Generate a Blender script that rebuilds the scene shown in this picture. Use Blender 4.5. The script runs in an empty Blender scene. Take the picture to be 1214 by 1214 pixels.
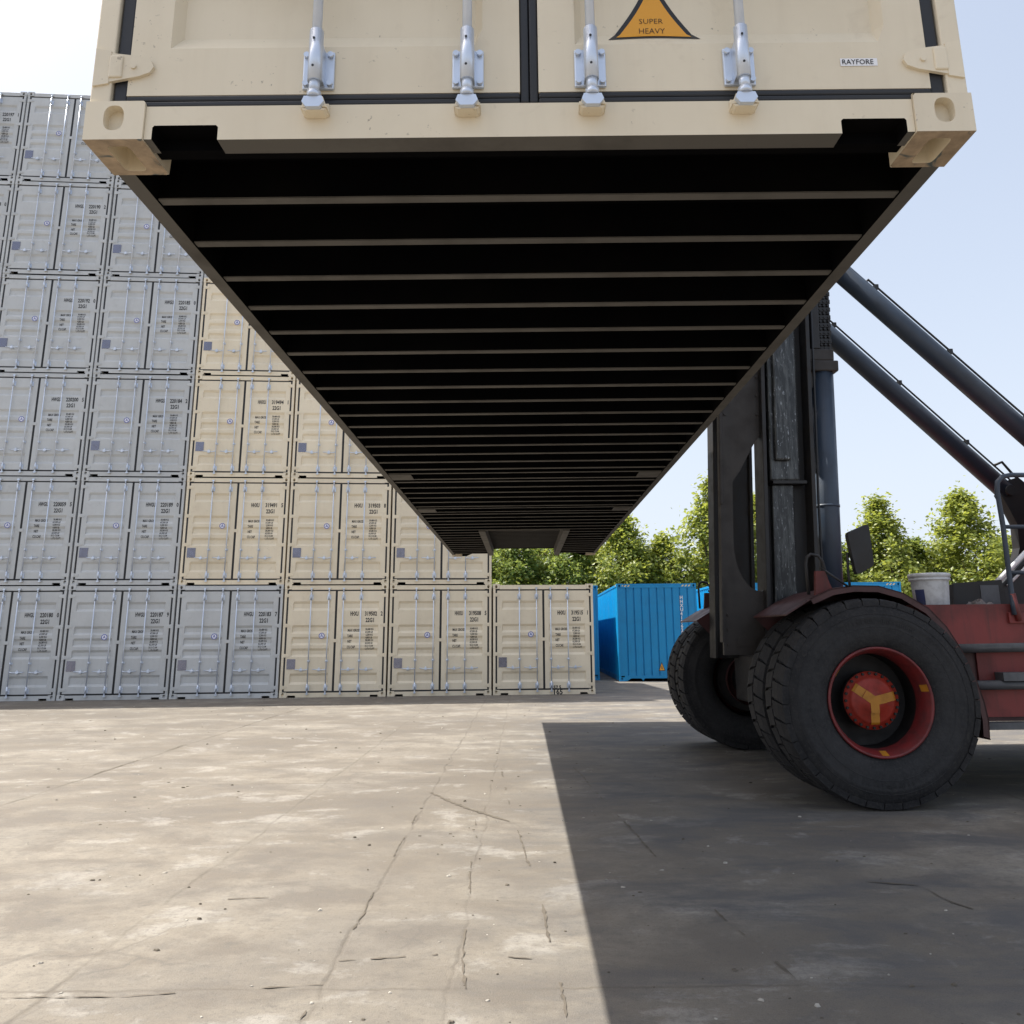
import bpy, bmesh, math, random
from mathutils import Vector, Matrix
random.seed(7)
rad = math.radians
sc = bpy.context.scene
COL = sc.collection

# ------------------------------------------------------------------ materials
def new_mat(name):
    m = bpy.data.materials.new(name); m.use_nodes = True
    nt = m.node_tree; b = nt.nodes['Principled BSDF']
    return m, nt, b

def N(nt, typ, **kw):
    n = nt.nodes.new(typ)
    for k, v in kw.items(): setattr(n, k, v)
    return n

def val(nt, a):
    if hasattr(a, 'node'): return a
    v = nt.nodes.new('ShaderNodeValue'); v.outputs[0].default_value = a; return v.outputs[0]

def math_n(nt, op, a, b=None, clamp=False):
    n = nt.nodes.new('ShaderNodeMath'); n.operation = op; n.use_clamp = clamp
    for i, s in enumerate((a, b)):
        if s is None: continue
        if hasattr(s, 'node'): nt.links.new(s, n.inputs[i])
        else: n.inputs[i].default_value = s
    return n.outputs[0]

def noise(nt, vec, scale, detail=4, rough=.55, dist=0):
    n = nt.nodes.new('ShaderNodeTexNoise')
    n.inputs['Scale'].default_value = scale; n.inputs['Detail'].default_value = detail
    n.inputs['Roughness'].default_value = rough; n.inputs['Distortion'].default_value = dist
    if vec is not None: nt.links.new(vec, n.inputs['Vector'])
    return n.outputs['Fac']

def ramp(nt, fac, stops):
    r = nt.nodes.new('ShaderNodeValToRGB'); el = r.color_ramp.elements
    while len(el) < len(stops): el.new(.5)
    for e, (p, c) in zip(el, stops):
        e.position = p; e.color = (c, c, c, 1) if not hasattr(c, '__len__') else (*c, 1)
    nt.links.new(fac, r.inputs[0]); return r.outputs[0]

def mix(nt, fac, a, b, blend='MIX'):
    n = nt.nodes.new('ShaderNodeMix'); n.data_type = 'RGBA'; n.blend_type = blend
    for key, s in (('Factor', fac), ('A', a), ('B', b)):
        idx = {'Factor': 0, 'A': 6, 'B': 7}[key]
        if hasattr(s, 'node'): nt.links.new(s, n.inputs[idx])
        elif key == 'Factor': n.inputs[idx].default_value = s
        else: n.inputs[idx].default_value = (*s, 1)
    return n.outputs[2]

def bump(nt, b, h, strength=.3, dist=.01):
    n = nt.nodes.new('ShaderNodeBump'); n.inputs['Strength'].default_value = strength
    n.inputs['Distance'].default_value = dist
    nt.links.new(h, n.inputs['Height']); nt.links.new(n.outputs[0], b.inputs['Normal'])

def objvec(nt, scale=None):
    t = nt.nodes.new('ShaderNodeTexCoord'); v = t.outputs['Object']
    if scale:
        m = nt.nodes.new('ShaderNodeMapping'); m.inputs['Scale'].default_value = scale
        nt.links.new(v, m.inputs['Vector']); v = m.outputs[0]
    return v

def paint(name, c, rough=.5, dirt=(.18, .14, .1), amount=.25, scale=3, metal=0, streak=True, bmp=.05, spec=.5, speck=0):
    m, nt, b = new_mat(name)
    v = objvec(nt); oi = nt.nodes.new('ShaderNodeObjectInfo')
    add = nt.nodes.new('ShaderNodeVectorMath'); add.operation = 'ADD'
    sc_ = nt.nodes.new('ShaderNodeVectorMath'); sc_.operation = 'SCALE'
    cx = nt.nodes.new('ShaderNodeCombineXYZ')
    for i in range(3): nt.links.new(oi.outputs['Random'], cx.inputs[i])
    nt.links.new(cx.outputs[0], sc_.inputs[0]); sc_.inputs['Scale'].default_value = 37
    nt.links.new(v, add.inputs[0]); nt.links.new(sc_.outputs[0], add.inputs[1])
    v = add.outputs[0]
    f1 = ramp(nt, noise(nt, v, scale, 5, .6), [(.45, 0), (.75, 1)])
    col = mix(nt, math_n(nt, 'MULTIPLY', f1, amount), c, dirt)
    if streak:
        mp = nt.nodes.new('ShaderNodeMapping'); mp.inputs['Scale'].default_value = (9, 9, .7)
        nt.links.new(v, mp.inputs['Vector'])
        f2 = ramp(nt, noise(nt, mp.outputs[0], 1.6, 5, .65), [(.5, 0), (.8, 1)])
        col = mix(nt, math_n(nt, 'MULTIPLY', f2, amount * .8), col, dirt)
    f3 = noise(nt, v, 1.3, 2)
    if speck:
        f4 = ramp(nt, noise(nt, v, 55, 3, .6), [(.66, 0), (.69, 1)])
        f5 = ramp(nt, noise(nt, v, 5, 3, .6), [(.5, 0), (.62, 1)])
        col = mix(nt, math_n(nt, 'MULTIPLY', math_n(nt, 'MULTIPLY', f4, f5), speck), col, (.10, .07, .05))
        f6 = ramp(nt, noise(nt, v, 7, 4, .6, .8), [(.60, 0), (.70, 1)])
        col = mix(nt, math_n(nt, 'MULTIPLY', f6, speck*.35), col, dirt)
    col = mix(nt, .12, col, mix(nt, f3, (c[0]*.6, c[1]*.6, c[2]*.6), (min(1, c[0]*1.3), min(1, c[1]*1.3), min(1, c[2]*1.3))))
    jit = nt.nodes.new('ShaderNodeHueSaturation'); nt.links.new(col, jit.inputs['Color'])
    nt.links.new(math_n(nt, 'ADD', .94, math_n(nt, 'MULTIPLY', oi.outputs['Random'], .12)), jit.inputs['Value']); col = jit.outputs[0]
    nt.links.new(col, b.inputs['Base Color'])
    nt.links.new(math_n(nt, 'ADD', rough, math_n(nt, 'MULTIPLY', f1, .2), True), b.inputs['Roughness'])
    b.inputs['Metallic'].default_value = metal
    b.inputs['Specular IOR Level'].default_value = spec
    if bmp: bump(nt, b, noise(nt, v, 14, 3), bmp, .01)
    return m

M = {}
M['tan'] = paint('cream_paint', (.75, .66, .50), .42, (.45, .36, .25), .18, bmp=.05, speck=.55)
M['silver'] = paint('silver_paint', (.50, .515, .52), .42, (.25, .25, .25), .18, bmp=.05, speck=.5)
M['blue'] = paint('blue_paint', (.001, .26, .56), .42, (.02, .08, .18), .25, bmp=.03)
M['rubber'] = paint('black_rubber', (.012, .013, .016), .5, (.05, .05, .05), .4, streak=False)
M['black'] = paint('bitumen_black', (.003, .003, .0035), .9, (.010, .009, .008), .4, streak=False, spec=.02)
M['flange'] = paint('dusty_grey_coat', (.115, .108, .098), .7, (.04, .036, .032), .5, 5, streak=False, spec=.15)
M['tunnel'] = paint('grey_primer', (.07, .068, .065), .7, (.05, .045, .04), .3, 5, streak=False, spec=.15)
M['zinc'] = paint('galvanised_steel', (.62, .68, .78), .3, (.42, .46, .52), .35, 18, metal=.55, streak=False)
M['plate'] = paint('dark_metal_plate', (.20, .20, .25), .25, (.1, .1, .1), .2, 10, metal=.9, streak=False, bmp=0)
M['ink'] = paint('black_lettering', (.012, .012, .014), .6, (.03, .03, .03), .1, streak=False, bmp=0)
M['white'] = paint('white_sticker', (.78, .78, .80), .5, (.6, .6, .6), .1, streak=False, bmp=0)
M['ring'] = paint('blue_print', (.03, .06, .40), .5, (.05, .1, .3), .1, streak=False, bmp=0)
M['yellow'] = paint('amber_sticker', (.72, .33, .025), .45, (.6, .3, .05), .1, streak=False, bmp=0)
M['cream_stripe'] = paint('pale_yellow_film', (.75, .62, .35), .45, (.6, .45, .2), .2, streak=False, bmp=0)
M['mach_dark'] = paint('greasy_dark_steel', (.009, .009, .0105), .5, (.022, .016, .012), .6, 6)
M['mach_brown'] = paint('grimy_brown_steel', (.026, .020, .0165), .55, (.01, .009, .008), .6, 5)
M['mach_red'] = paint('grimy_red_paint', (.175, .022, .02), .55, (.022, .016, .014), .95, 1.7)
M['fender'] = paint('dark_red_paint', (.06, .017, .017), .5, (.016, .013, .012), .7, 4)
M['fender_red'] = M['fender']
M['mach_grey'] = paint('grey_worn_steel', (.085, .09, .10), .5, (.03, .03, .03), .6, 6)
M['beam'] = paint('dark_blue_grey_steel', (.03, .045, .07), .4, (.02, .02, .02), .3, 5)
M['hub_red'] = paint('red_hub_paint', (.34, .028, .014), .5, (.05, .02, .015), .5, 12, streak=False)
M['hub_yellow'] = paint('yellow_mark_paint', (.46, .19, .012), .5, (.15, .07, .02), .5, 14, streak=False)
M['rim_red'] = paint('red_rim_paint', (.17, .018, .019), .45, (.03, .02, .02), .75, 9, streak=False)
M['rim_dark'] = paint('dark_rim_barrel', (.008, .006, .006), .6, (.005, .005, .005), .5, 9, streak=False)
M['bark'] = paint('bark', (.12, .09, .06), .8, (.05, .04, .03), .5, 6)
M['bucket'] = paint('stained_white_plastic', (.52, .53, .54), .5, (.12, .11, .10), .5, 16)
M['bucket_blue'] = paint('blue_label_print', (.03, .04, .12), .5, (.1, .1, .1), .4, 16)
M['rag'] = paint('grey_cloth', (.16, .14, .135), .9, (.03, .03, .03), .6, 14, streak=False)
M['glass'] = paint('dark_glass', (.01, .012, .014), .08, (.02, .02, .02), .1, streak=False, bmp=0)
M['concrete_pole'] = paint('pole_concrete', (.35, .33, .3), .8, (.2, .2, .2), .3)
M['chip'] = paint('stone_chip', (.42, .39, .34), .85, (.1, .09, .08), .7, 3, streak=False)

# polished strip on the mast: scraped paint over grease
def mast_rail_mat():
    m, nt, b = new_mat('scraped_mast_rail')
    v = objvec(nt, (10, 10, 1.3))
    f = ramp(nt, noise(nt, v, 2.2, 6, .7), [(.46, 0), (.62, 1)])
    v2 = objvec(nt, (30, 30, 7))
    f2 = ramp(nt, noise(nt, v2, 2, 4, .7), [(.6, 0), (.66, 1)])
    c = mix(nt, f, (.028, .03, .032), (.085, .09, .09))
    c = mix(nt, math_n(nt, 'MULTIPLY', f2, .8), c, (.34, .36, .38))
    nt.links.new(c, b.inputs['Base Color']); b.inputs['Roughness'].default_value = .35
    b.inputs['Metallic'].default_value = .35
    return m
M['mast_rail'] = mast_rail_mat()

def worn_mat():   # underside of the corner castings: scuffed, dirty
    m, nt, b = new_mat('scuffed_casting')
    v = objvec(nt)
    f = ramp(nt, noise(nt, v, 14, 5, .65), [(.35, 0), (.7, 1)])
    c = mix(nt, f, (.44, .33, .22), (.20, .15, .10))
    g = ramp(nt, noise(nt, v, 9, 3, .5, 1.2), [(.62, 0), (.68, 1)])
    c = mix(nt, g, c, (.07, .09, .09))
    nt.links.new(c, b.inputs['Base Color']); b.inputs['Roughness'].default_value = .7
    return m
M['worn'] = worn_mat()

def tyre_mat():
    m, nt, b = new_mat('dusty_tyre_rubber')
    v = objvec(nt)
    f = ramp(nt, noise(nt, v, 4, 6, .65), [(.4, 0), (.7, 1)])
    f2 = ramp(nt, noise(nt, v, 45, 3, .6), [(.5, 0), (.7, 1)])
    c = mix(nt, f, (.011, .011, .0125), (.026, .025, .026))
    c = mix(nt, math_n(nt, 'MULTIPLY', f2, .35), c, (.06, .055, .05))
    sp = nt.nodes.new('ShaderNodeSeparateXYZ'); nt.links.new(v, sp.inputs[0])
    dz = math_n(nt, 'SUBTRACT', sp.outputs[2], .828)
    rr = math_n(nt, 'POWER', math_n(nt, 'ADD', math_n(nt, 'MULTIPLY', sp.outputs[0], sp.outputs[0]), math_n(nt, 'MULTIPLY', dz, dz)), .5)
    wn = math_n(nt, 'ADD', rr, math_n(nt, 'MULTIPLY', math_n(nt, 'SUBTRACT', noise(nt, v, 6, 5, .65), .5), .12))
    ring = ramp(nt, wn, [(.45, .1), (.53, 1), (.66, .9), (.73, .05), (.80, .05), (.815, .5)])
    ring = math_n(nt, 'MULTIPLY', ring, ramp(nt, noise(nt, v, 22, 5, .7), [(.3, .25), (.65, 1)]))
    c = mix(nt, math_n(nt, 'MULTIPLY', ring, .75), c, (.036, .036, .038))
    nt.links.new(c, b.inputs['Base Color']); b.inputs['Roughness'].default_value = .75
    b.inputs['Specular IOR Level'].default_value = .3
    bump(nt, b, noise(nt, v, 60, 3), .35, .01)
    return m
M['tyre'] = tyre_mat()

def leaf_mat(name, c1, c2, trans):
    m, nt, b = new_mat(name)
    g = nt.nodes.new('ShaderNodeNewGeometry')
    c = mix(nt, g.outputs['Random Per Island'], c1, c2)
    nt.links.new(c, b.inputs['Base Color']); b.inputs['Roughness'].default_value = .42
    b.inputs['Specular IOR Level'].default_value = .5
    t = nt.nodes.new('ShaderNodeBsdfTranslucent')
    tc = mix(nt, .5, c, trans); nt.links.new(tc, t.inputs['Color'])
    ms = nt.nodes.new('ShaderNodeMixShader'); ms.inputs[0].default_value = .48
    nt.links.new(b.outputs[0], ms.inputs[1]); nt.links.new(t.outputs[0], ms.inputs[2])
    nt.links.new(ms.outputs[0], nt.nodes['Material Output'].inputs['Surface'])
    return m
M['leaf_a'] = leaf_mat('leaf_yellow_green', (.12, .17, .035), (.30, .33, .07), (.55, .58, .08))
M['leaf_b'] = leaf_mat('leaf_mid_green', (.09, .145, .035), (.23, .28, .065), (.44, .50, .09))

def ground_mat():
    m, nt, b = new_mat('worn_concrete')
    t = nt.nodes.new('ShaderNodeTexCoord'); v = t.outputs['Object']
    sep = nt.nodes.new('ShaderNodeSeparateXYZ'); nt.links.new(v, sep.inputs[0])
    X, Y = sep.outputs[0], sep.outputs[1]
    def mapped(s, r=0):
        mp = nt.nodes.new('ShaderNodeMapping'); mp.inputs['Scale'].default_value = s
        mp.inputs['Rotation'].default_value = (0, 0, r); nt.links.new(v, mp.inputs['Vector']); return mp.outputs[0]
    big = noise(nt, mapped((.45, .6, 1)), 1, 8, .62, .2)
    mid = noise(nt, mapped((1.5, 2.0, 1), .2), 1, 9, .7, .3)
    fine = noise(nt, v, 8, 9, .82)
    speck = noise(nt, v, 38, 5, .7)
    grain = noise(nt, v, 150, 3, .7)
    c = ramp(nt, big, [(.36, (.112, .090, .064)), (.5, (.168, .143, .108)), (.62, (.235, .208, .165))])
    pt = nt.nodes.new('ShaderNodeTexVoronoi'); pt.inputs['Scale'].default_value = 1.0; pt.distance = 'CHEBYCHEV'
    nt.links.new(mapped((.24, .22, 1)), pt.inputs['Vector'])
    c = mix(nt, .2, c, mix(nt, pt.outputs['Color'], (.085, .072, .055), (.30, .272, .228)))       # separate pours
    f = ramp(nt, mid, [(.40, 1), (.50, 0)])
    c = mix(nt, math_n(nt, 'MULTIPLY', f, .75), c, (.092, .073, .053))
    st_ = noise(nt, mapped((.28, .5, 1), .4), 1, 7, .6, .6)
    c = mix(nt, math_n(nt, 'MULTIPLY', ramp(nt, st_, [(.50, 0), (.565, 1)]), .6), c, (.098, .078, .055))
    f = ramp(nt, mid, [(.55, 0), (.62, 1)])
    c = mix(nt, math_n(nt, 'MULTIPLY', f, .6), c, (.32, .302, .27))
    f = ramp(nt, fine, [(.38, 1), (.52, 0)])
    c = mix(nt, math_n(nt, 'MULTIPLY', f, .6), c, (.10, .088, .072))
    f = ramp(nt, fine, [(.60, 0), (.70, 1)])
    c = mix(nt, math_n(nt, 'MULTIPLY', f, .35), c, (.34, .325, .295))
    f = ramp(nt, speck, [(.36, 1), (.46, 0)])
    c = mix(nt, math_n(nt, 'MULTIPLY', f, .5), c, (.07, .06, .05))
    vc = nt.nodes.new('ShaderNodeTexVoronoi'); vc.feature = 'DISTANCE_TO_EDGE'; vc.inputs['Scale'].default_value = .9
    wv = nt.nodes.new('ShaderNodeVectorMath'); wv.operation = 'SCALE'; wv.inputs['Scale'].default_value = .35
    ns = nt.nodes.new('ShaderNodeTexNoise'); ns.inputs['Scale'].default_value = 2.2; ns.inputs['Detail'].default_value = 6; nt.links.new(v, ns.inputs['Vector'])
    nt.links.new(ns.outputs['Color'], wv.inputs[0])
    wa = nt.nodes.new('ShaderNodeVectorMath'); wa.operation = 'ADD'; nt.links.new(v, wa.inputs[0]); nt.links.new(wv.outputs[0], wa.inputs[1])
    nt.links.new(wa.outputs[0], vc.inputs['Vector'])
    hair = math_n(nt, 'MULTIPLY', ramp(nt, vc.outputs['Distance'], [(0, 1), (.012, 0)]), ramp(nt, noise(nt, v, .9, 3, .5), [(.50, 0), (.62, 1)]))
    c = mix(nt, math_n(nt, 'MULTIPLY', hair, .45), c, (.06, .052, .044))
    scuff = noise(nt, mapped((3, 14, 1), .25), 1, 6, .7, .2)
    c = mix(nt, math_n(nt, 'MULTIPLY', ramp(nt, scuff, [(.60, 0), (.68, 1)]), .35), c, (.09, .08, .07))
    # drips, then oily grime streaks with shade painted in towards the right
    sp_ = noise(nt, mapped((2.6, 3.2, 1)), 1, 4, .55, .5)
    c = mix(nt, math_n(nt, 'MULTIPLY', ramp(nt, sp_, [(.66, 0), (.72, 1)]), .6), c, (.06, .052, .044))
    oil_shade = noise(nt, mapped((.75, 1.7, 1), -.12), 1.1, 9, .7, .5)
    f = ramp(nt, oil_shade, [(.44, 0), (.62, 1)])
    side = ramp(nt, math_n(nt, 'ADD', math_n(nt, 'MULTIPLY', X, .1), .5), [(.47, .22), (.58, .9)])  # stronger on the right, deepening the container's shadow in the ground colour
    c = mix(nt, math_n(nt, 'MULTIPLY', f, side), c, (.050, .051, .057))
    c = mix(nt, .24, c, mix(nt, grain, (.03, .03, .03), (.5, .47, .43)))
    # slab joints
    wob = math_n(nt, 'MULTIPLY', math_n(nt, 'SUBTRACT', noise(nt, mapped((1, 1, 1)), 1.3, 5, .7), .5), .16)
    brk = ramp(nt, noise(nt, v, 2.3, 4, .6), [(.35, .15), (.6, 1)])
    hgt = None
    def joint(coord, pos, w, strength, col):
        nonlocal c, hgt
        d = math_n(nt, 'ABSOLUTE', math_n(nt, 'SUBTRACT', math_n(nt, 'ADD', coord, wob), pos))
        k = math_n(nt, 'SUBTRACT', 1, math_n(nt, 'DIVIDE', d, w), True)
        k2 = math_n(nt, 'MULTIPLY', math_n(nt, 'MULTIPLY', k, brk), strength, True)
        c = mix(nt, k2, c, col)
        hgt = k2 if hgt is None else math_n(nt, 'ADD', hgt, k2)
    for x, w, s in ((-4.42, .03, .9), (-9.2, .03, .9), (-.82, .018, .75), (-.30, .015, .55), (4.2, .03, .9), (8.8, .03, .9), (-1.9, .02, .6)):
        joint(X, x, w, s, (.11, .095, .078))
    for y, w, s in ((3.68, .018, .8), (8.4, .03, .6), (13.1, .03, .5), (17.8, .03, .5), (22.5, .03, .5)):
        joint(Y, y, w, s, (.11, .095, .078))
    nt.links.new(c, b.inputs['Base Color'])
    nt.links.new(ramp(nt, mid, [(.3, .7), (.7, .9)]), b.inputs['Roughness'])
    b.inputs['Specular IOR Level'].default_value = .3
    h = math_n(nt, 'SUBTRACT', math_n(nt, 'ADD', math_n(nt, 'MULTIPLY', fine, .6), math_n(nt, 'MULTIPLY', grain, .35)), math_n(nt, 'MULTIPLY', hgt, .8))
    bump(nt, b, h, .5, .015)
    return m
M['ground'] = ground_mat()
M['crack'] = paint('crack_dirt', (.115, .097, .075), .9, (.04, .035, .03), .6, 12, streak=False)

# ------------------------------------------------------------------ mesh building
class MB:
    def __init__(s, lean=0, z0=0): s.bm = bmesh.new(); s.lean = lean; s.z0 = z0
    def quad(s, pts, mi=0, smooth=False):
        vs = [s.bm.verts.new(p) for p in pts]
        f = s.bm.faces.new(vs); f.material_index = mi; f.smooth = smooth; return f
    def box(s, x0, x1, y0, y1, z0, z1, mi=0, bev=0):
        t = bmesh.new()
        bmesh.ops.create_cube(t, size=1)
        for v in t.verts:
            v.co = Vector(((x0+x1)/2 + v.co.x*(x1-x0), (y0+y1)/2 + v.co.y*(y1-y0), (z0+z1)/2 + v.co.z*(z1-z0)))
        if bev: bmesh.ops.bevel(t, geom=list(t.edges), offset=bev, segments=2, affect='EDGES', profile=.5)
        s.merge(t, mi)
    def merge(s, t, mi=0, mat=None):
        if mat is not None: t.transform(mat)
        mp = {}
        for v in t.verts: mp[v] = s.bm.verts.new(v.co)
        for f in t.faces:
            try:
                n = s.bm.faces.new([mp[v] for v in f.verts]); n.material_index = mi; n.smooth = f.smooth
            except ValueError: pass
        t.free()
    def tube(s, path, r, n=10, mi=0, caps=True, smooth=True):
        path = [Vector(p) for p in path]; rr = r if hasattr(r, '__len__') else [r]*len(path)
        rings = []; prev = None
        for i, p in enumerate(path):
            d = ((path[i]-path[i-1]).normalized() if i else Vector()) + ((path[i+1]-path[i]).normalized() if i < len(path)-1 else Vector())
            d.normalize()
            if prev is None:
                a = Vector((0, 0, 1)) if abs(d.z) < .9 else Vector((1, 0, 0))
                u = d.cross(a).normalized()
            else: u = (prev - d*prev.dot(d)).normalized()
            prev = u; w = d.cross(u)
            rings.append([s.bm.verts.new(p + (u*math.cos(2*math.pi*k/n) + w*math.sin(2*math.pi*k/n))*rr[i]) for k in range(n)])
        for a, b in zip(rings, rings[1:]):
            for k in range(n):
                f = s.bm.faces.new((a[k], a[(k+1) % n], b[(k+1) % n], b[k])); f.smooth = smooth; f.material_index = mi
        if caps:
            for q in (rings[0][::-1], rings[-1]):
                f = s.bm.faces.new(q); f.material_index = mi
    def prism(s, pts, axis, a, b, mi=0):
        # polygon pts in the two other axes, extruded along axis from a to b
        def P(p, t):
            return {'y': (p[0], t, p[1]), 'x': (t, p[0], p[1]), 'z': (p[0], p[1], t)}[axis]
        A = [s.bm.verts.new(P(p, a)) for p in pts]; B = [s.bm.verts.new(P(p, b)) for p in pts]
        n = len(pts)
        for q in (A, B[::-1]):
            f = s.bm.faces.new(q); f.material_index = mi
        for k in range(n):
            f = s.bm.faces.new((A[k], B[k], B[(k+1) % n], A[(k+1) % n])); f.material_index = mi
    def lathe(s, prof, cen, n=48, mi=0, smooth=True, mats=None):
        # profile of (r, y) turned about a y-axis through cen
        rings = []
        for r, y in prof:
            rings.append([s.bm.verts.new((cen[0] + r*math.cos(2*math.pi*k/n), cen[1] + y, cen[2] + r*math.sin(2*math.pi*k/n))) for k in range(n)])
        for i, (a, b) in enumerate(zip(rings, rings[1:])):
            for k in range(n):
                f = s.bm.faces.new((a[k], b[k], b[(k+1) % n], a[(k+1) % n])); f.smooth = smooth
                f.material_index = mats[i] if mats else mi
    def build(s, name, mats, parent=None, fix=True):
        if s.lean:
            for v in s.bm.verts: v.co.x += s.lean*(v.co.z - s.z0)
        if fix: bmesh.ops.recalc_face_normals(s.bm, faces=list(s.bm.faces))
        me = bpy.data.meshes.new(name); s.bm.to_mesh(me); s.bm.free()
        for m in (mats if isinstance(mats, (list, tuple)) else [mats]): me.materials.append(m)
        return link(name, me, parent)

def link(name, data, parent=None):
    o = bpy.data.objects.new(name, data); COL.objects.link(o)
    if parent: o.parent = parent
    return o
def tag(o, label=None, cat=None, group=None, kind=None):
    for k, v in (('label', label), ('category', cat), ('group', group), ('kind', kind)):
        if v: o[k] = v
    return o
def empty(name, loc, rz=0):
    o = link(name, None); o.location = loc; o.rotation_euler.z = rz; return o

def text_mesh(items, conform=None, y=-.002, bold=.034):
    """items: (string, x, z, size, xscale). Letters stand in the xz plane facing -y; returns one mesh."""
    bm = bmesh.new()
    for s_, x, z, size, xs in items:
        cu = bpy.data.curves.new('t', 'FONT'); cu.body = s_; cu.size = size; cu.resolution_u = 2; cu.offset = bold*size
        ob = bpy.data.objects.new('t', cu); COL.objects.link(ob)
        bpy.context.view_layer.update()
        me = bpy.data.meshes.new_from_object(ob.evaluated_get(bpy.context.evaluated_depsgraph_get()))
        t = bmesh.new(); t.from_mesh(me)
        if conform:
            for zz in [q - z for q in conform['cuts']]:
                bmesh.ops.bisect_plane(t, geom=list(t.verts)+list(t.edges)+list(t.faces), plane_co=(0, zz, 0), plane_no=(0, 1, 0))
        mp = {}
        for v in t.verts:
            px, pz = x + v.co.x*xs, z + v.co.y
            mp[v] = bm.verts.new((px, (conform['f'](pz) if conform else 0) + y, pz))
        for f in t.faces:
            try: bm.faces.new([mp[v] for v in f.verts])
            except ValueError: pass
        t.free(); bpy.data.objects.remove(ob); bpy.data.curves.remove(cu); bpy.data.meshes.remove(me)
    for f in bm.faces:
        f.normal_update()
        if f.normal.y > 0: f.normal_flip()
    me = bpy.data.meshes.new('lettering'); bm.to_mesh(me); bm.free()
    return me

# ------------------------------------------------------------------ shipping containers
W2 = 1.219
def panel_hole(mb, o, u, v, w, h, hole, depth, inward, mi=0, mih=0, n=24):
    """rectangular face with an oval pocket. o: corner, u/v: unit axes, hole = (cx, cy, rx, ry, power)"""
    o, u, v, inward = Vector(o), Vector(u), Vector(v), Vector(inward)
    if not hole:
        mb.quad([o, o+u*w, o+u*w+v*h, o+v*h], mi); return
    cx, cy, rx, ry, p = hole
    R, Hh, D = [], [], []
    for k in range(n):
        a = 2*math.pi*(k+.5)/n; ca, sa = math.cos(a), math.sin(a)
        hx = cx + rx*math.copysign(abs(ca)**(2/p), ca); hy = cy + ry*math.copysign(abs(sa)**(2/p), sa)
        # matching point on the rectangle border
        tx = ((w-cx) if ca > 0 else cx)/abs(ca) if ca else 1e9
        ty = ((h-cy) if sa > 0 else cy)/abs(sa) if sa else 1e9
        t = min(tx, ty); R.append((cx+ca*t, cy+sa*t)); Hh.append((hx, hy))
    # exact corners
    for (X, Y) in ((0, 0), (w, 0), (w, h), (0, h)):
        i = min(range(n), key=lambda i: (R[i][0]-X)**2 + (R[i][1]-Y)**2); R[i] = (X, Y)
    P = lambda q, d=0: o + u*q[0] + v*q[1] + inward*d
    a = [mb.bm.verts.new(P(q)) for q in R]; b = [mb.bm.verts.new(P(q)) for q in Hh]; c = [mb.bm.verts.new(P(q, depth)) for q in Hh]
    for k in range(n):
        j = (k+1) % n
        f = mb.bm.faces.new((a[k], a[j], b[j], b[k])); f.material_index = mi
        f = mb.bm.faces.new((b[k], b[j], c[j], c[k])); f.material_index = mih
    f = mb.bm.faces.new(c); f.material_index = mih

def casting(sx, sy, sz, L, H, mats, name='corner_casting', deep=.03):
    """ISO corner casting; sx=-1 left/+1 right, sy=0 door end/1 far end, sz=0 bottom/1 top"""
    mb = MB()
    w, d, h = .162, .178, .118
    x0 = -W2 if sx < 0 else W2-w; x1 = x0+w
    y0 = 0 if sy == 0 else L-d; y1 = y0+d
    z0 = 0 if sz == 0 else H-h; z1 = z0+h
    ox = .079 if sx < 0 else w-.079
    oy = .095 if sy == 0 else d-.095
    zz = .066 if sz == 0 else h-.066
    mo = 1 if sz == 0 else 0
    ins = .02    # inner faces are closed, the outer ones carry the lashing holes
    panel_hole(mb, (x0, y0, z0), (1, 0, 0), (0, 0, 1), w, h, (ox, zz, .028, .038, 2.6) if sy == 0 else None, deep, (0, 1, 0))
    panel_hole(mb, (x0, y1, z0), (1, 0, 0), (0, 0, 1), w, h, (ox, zz, .028, .038, 2.6) if sy == 1 else None, .045, (0, -1, 0))
    panel_hole(mb, (x0, y0, z0), (0, 1, 0), (0, 0, 1), d, h, (oy, zz, .036, .036, 2.6) if sx < 0 else None, .04, (1, 0, 0))
    panel_hole(mb, (x1, y0, z0), (0, 1, 0), (0, 0, 1), d, h, (oy, zz, .036, .036, 2.6) if sx > 0 else None, .04, (-1, 0, 0))
    panel_hole(mb, (x0, y0, z0), (1, 0, 0), (0, 1, 0), w, d, (ox, oy, .0318, .062, 6) if sz == 0 else None, .07, (0, 0, 1), mo)
    panel_hole(mb, (x0, y0, z1), (1, 0, 0), (0, 1, 0), w, d, (ox, oy, .0318, .062, 6) if sz == 1 else None, .05, (0, 0, -1))
    bmesh.ops.remove_doubles(mb.bm, verts=list(mb.bm.verts), dist=.0004)
    ed = []
    for e in mb.bm.edges:
        on = [sum((abs(v.co.x-x0) < 1e-4 or abs(v.co.x-x1) < 1e-4, abs(v.co.y-y0) < 1e-4 or abs(v.co.y-y1) < 1e-4, abs(v.co.z-z0) < 1e-4 or abs(v.co.z-z1) < 1e-4)) for v in e.verts]
        if min(on) >= 2 and e.is_manifold and abs(e.calc_face_angle(0)) > 1: ed.append(e)
    try: bmesh.ops.bevel(mb.bm, geom=ed, offset=.007, segments=2, affect='EDGES', profile=.5)
    except Exception: pass
    return mb.build(name, mats)

GROOVES = [(.15, .40), (.77, .965), (1.035, 1.23), (1.30, 1.50), (1.835, 2.05)]   # from the door's lower edge
def groove_depth(zr):
    for a, b in GROOVES:
        if a <= zr <= b:
            s = .055
            return .032*max(0, min(1, (zr-a)/s, (b-zr)/s))
    return 0
DOOR_Y = .012

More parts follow.
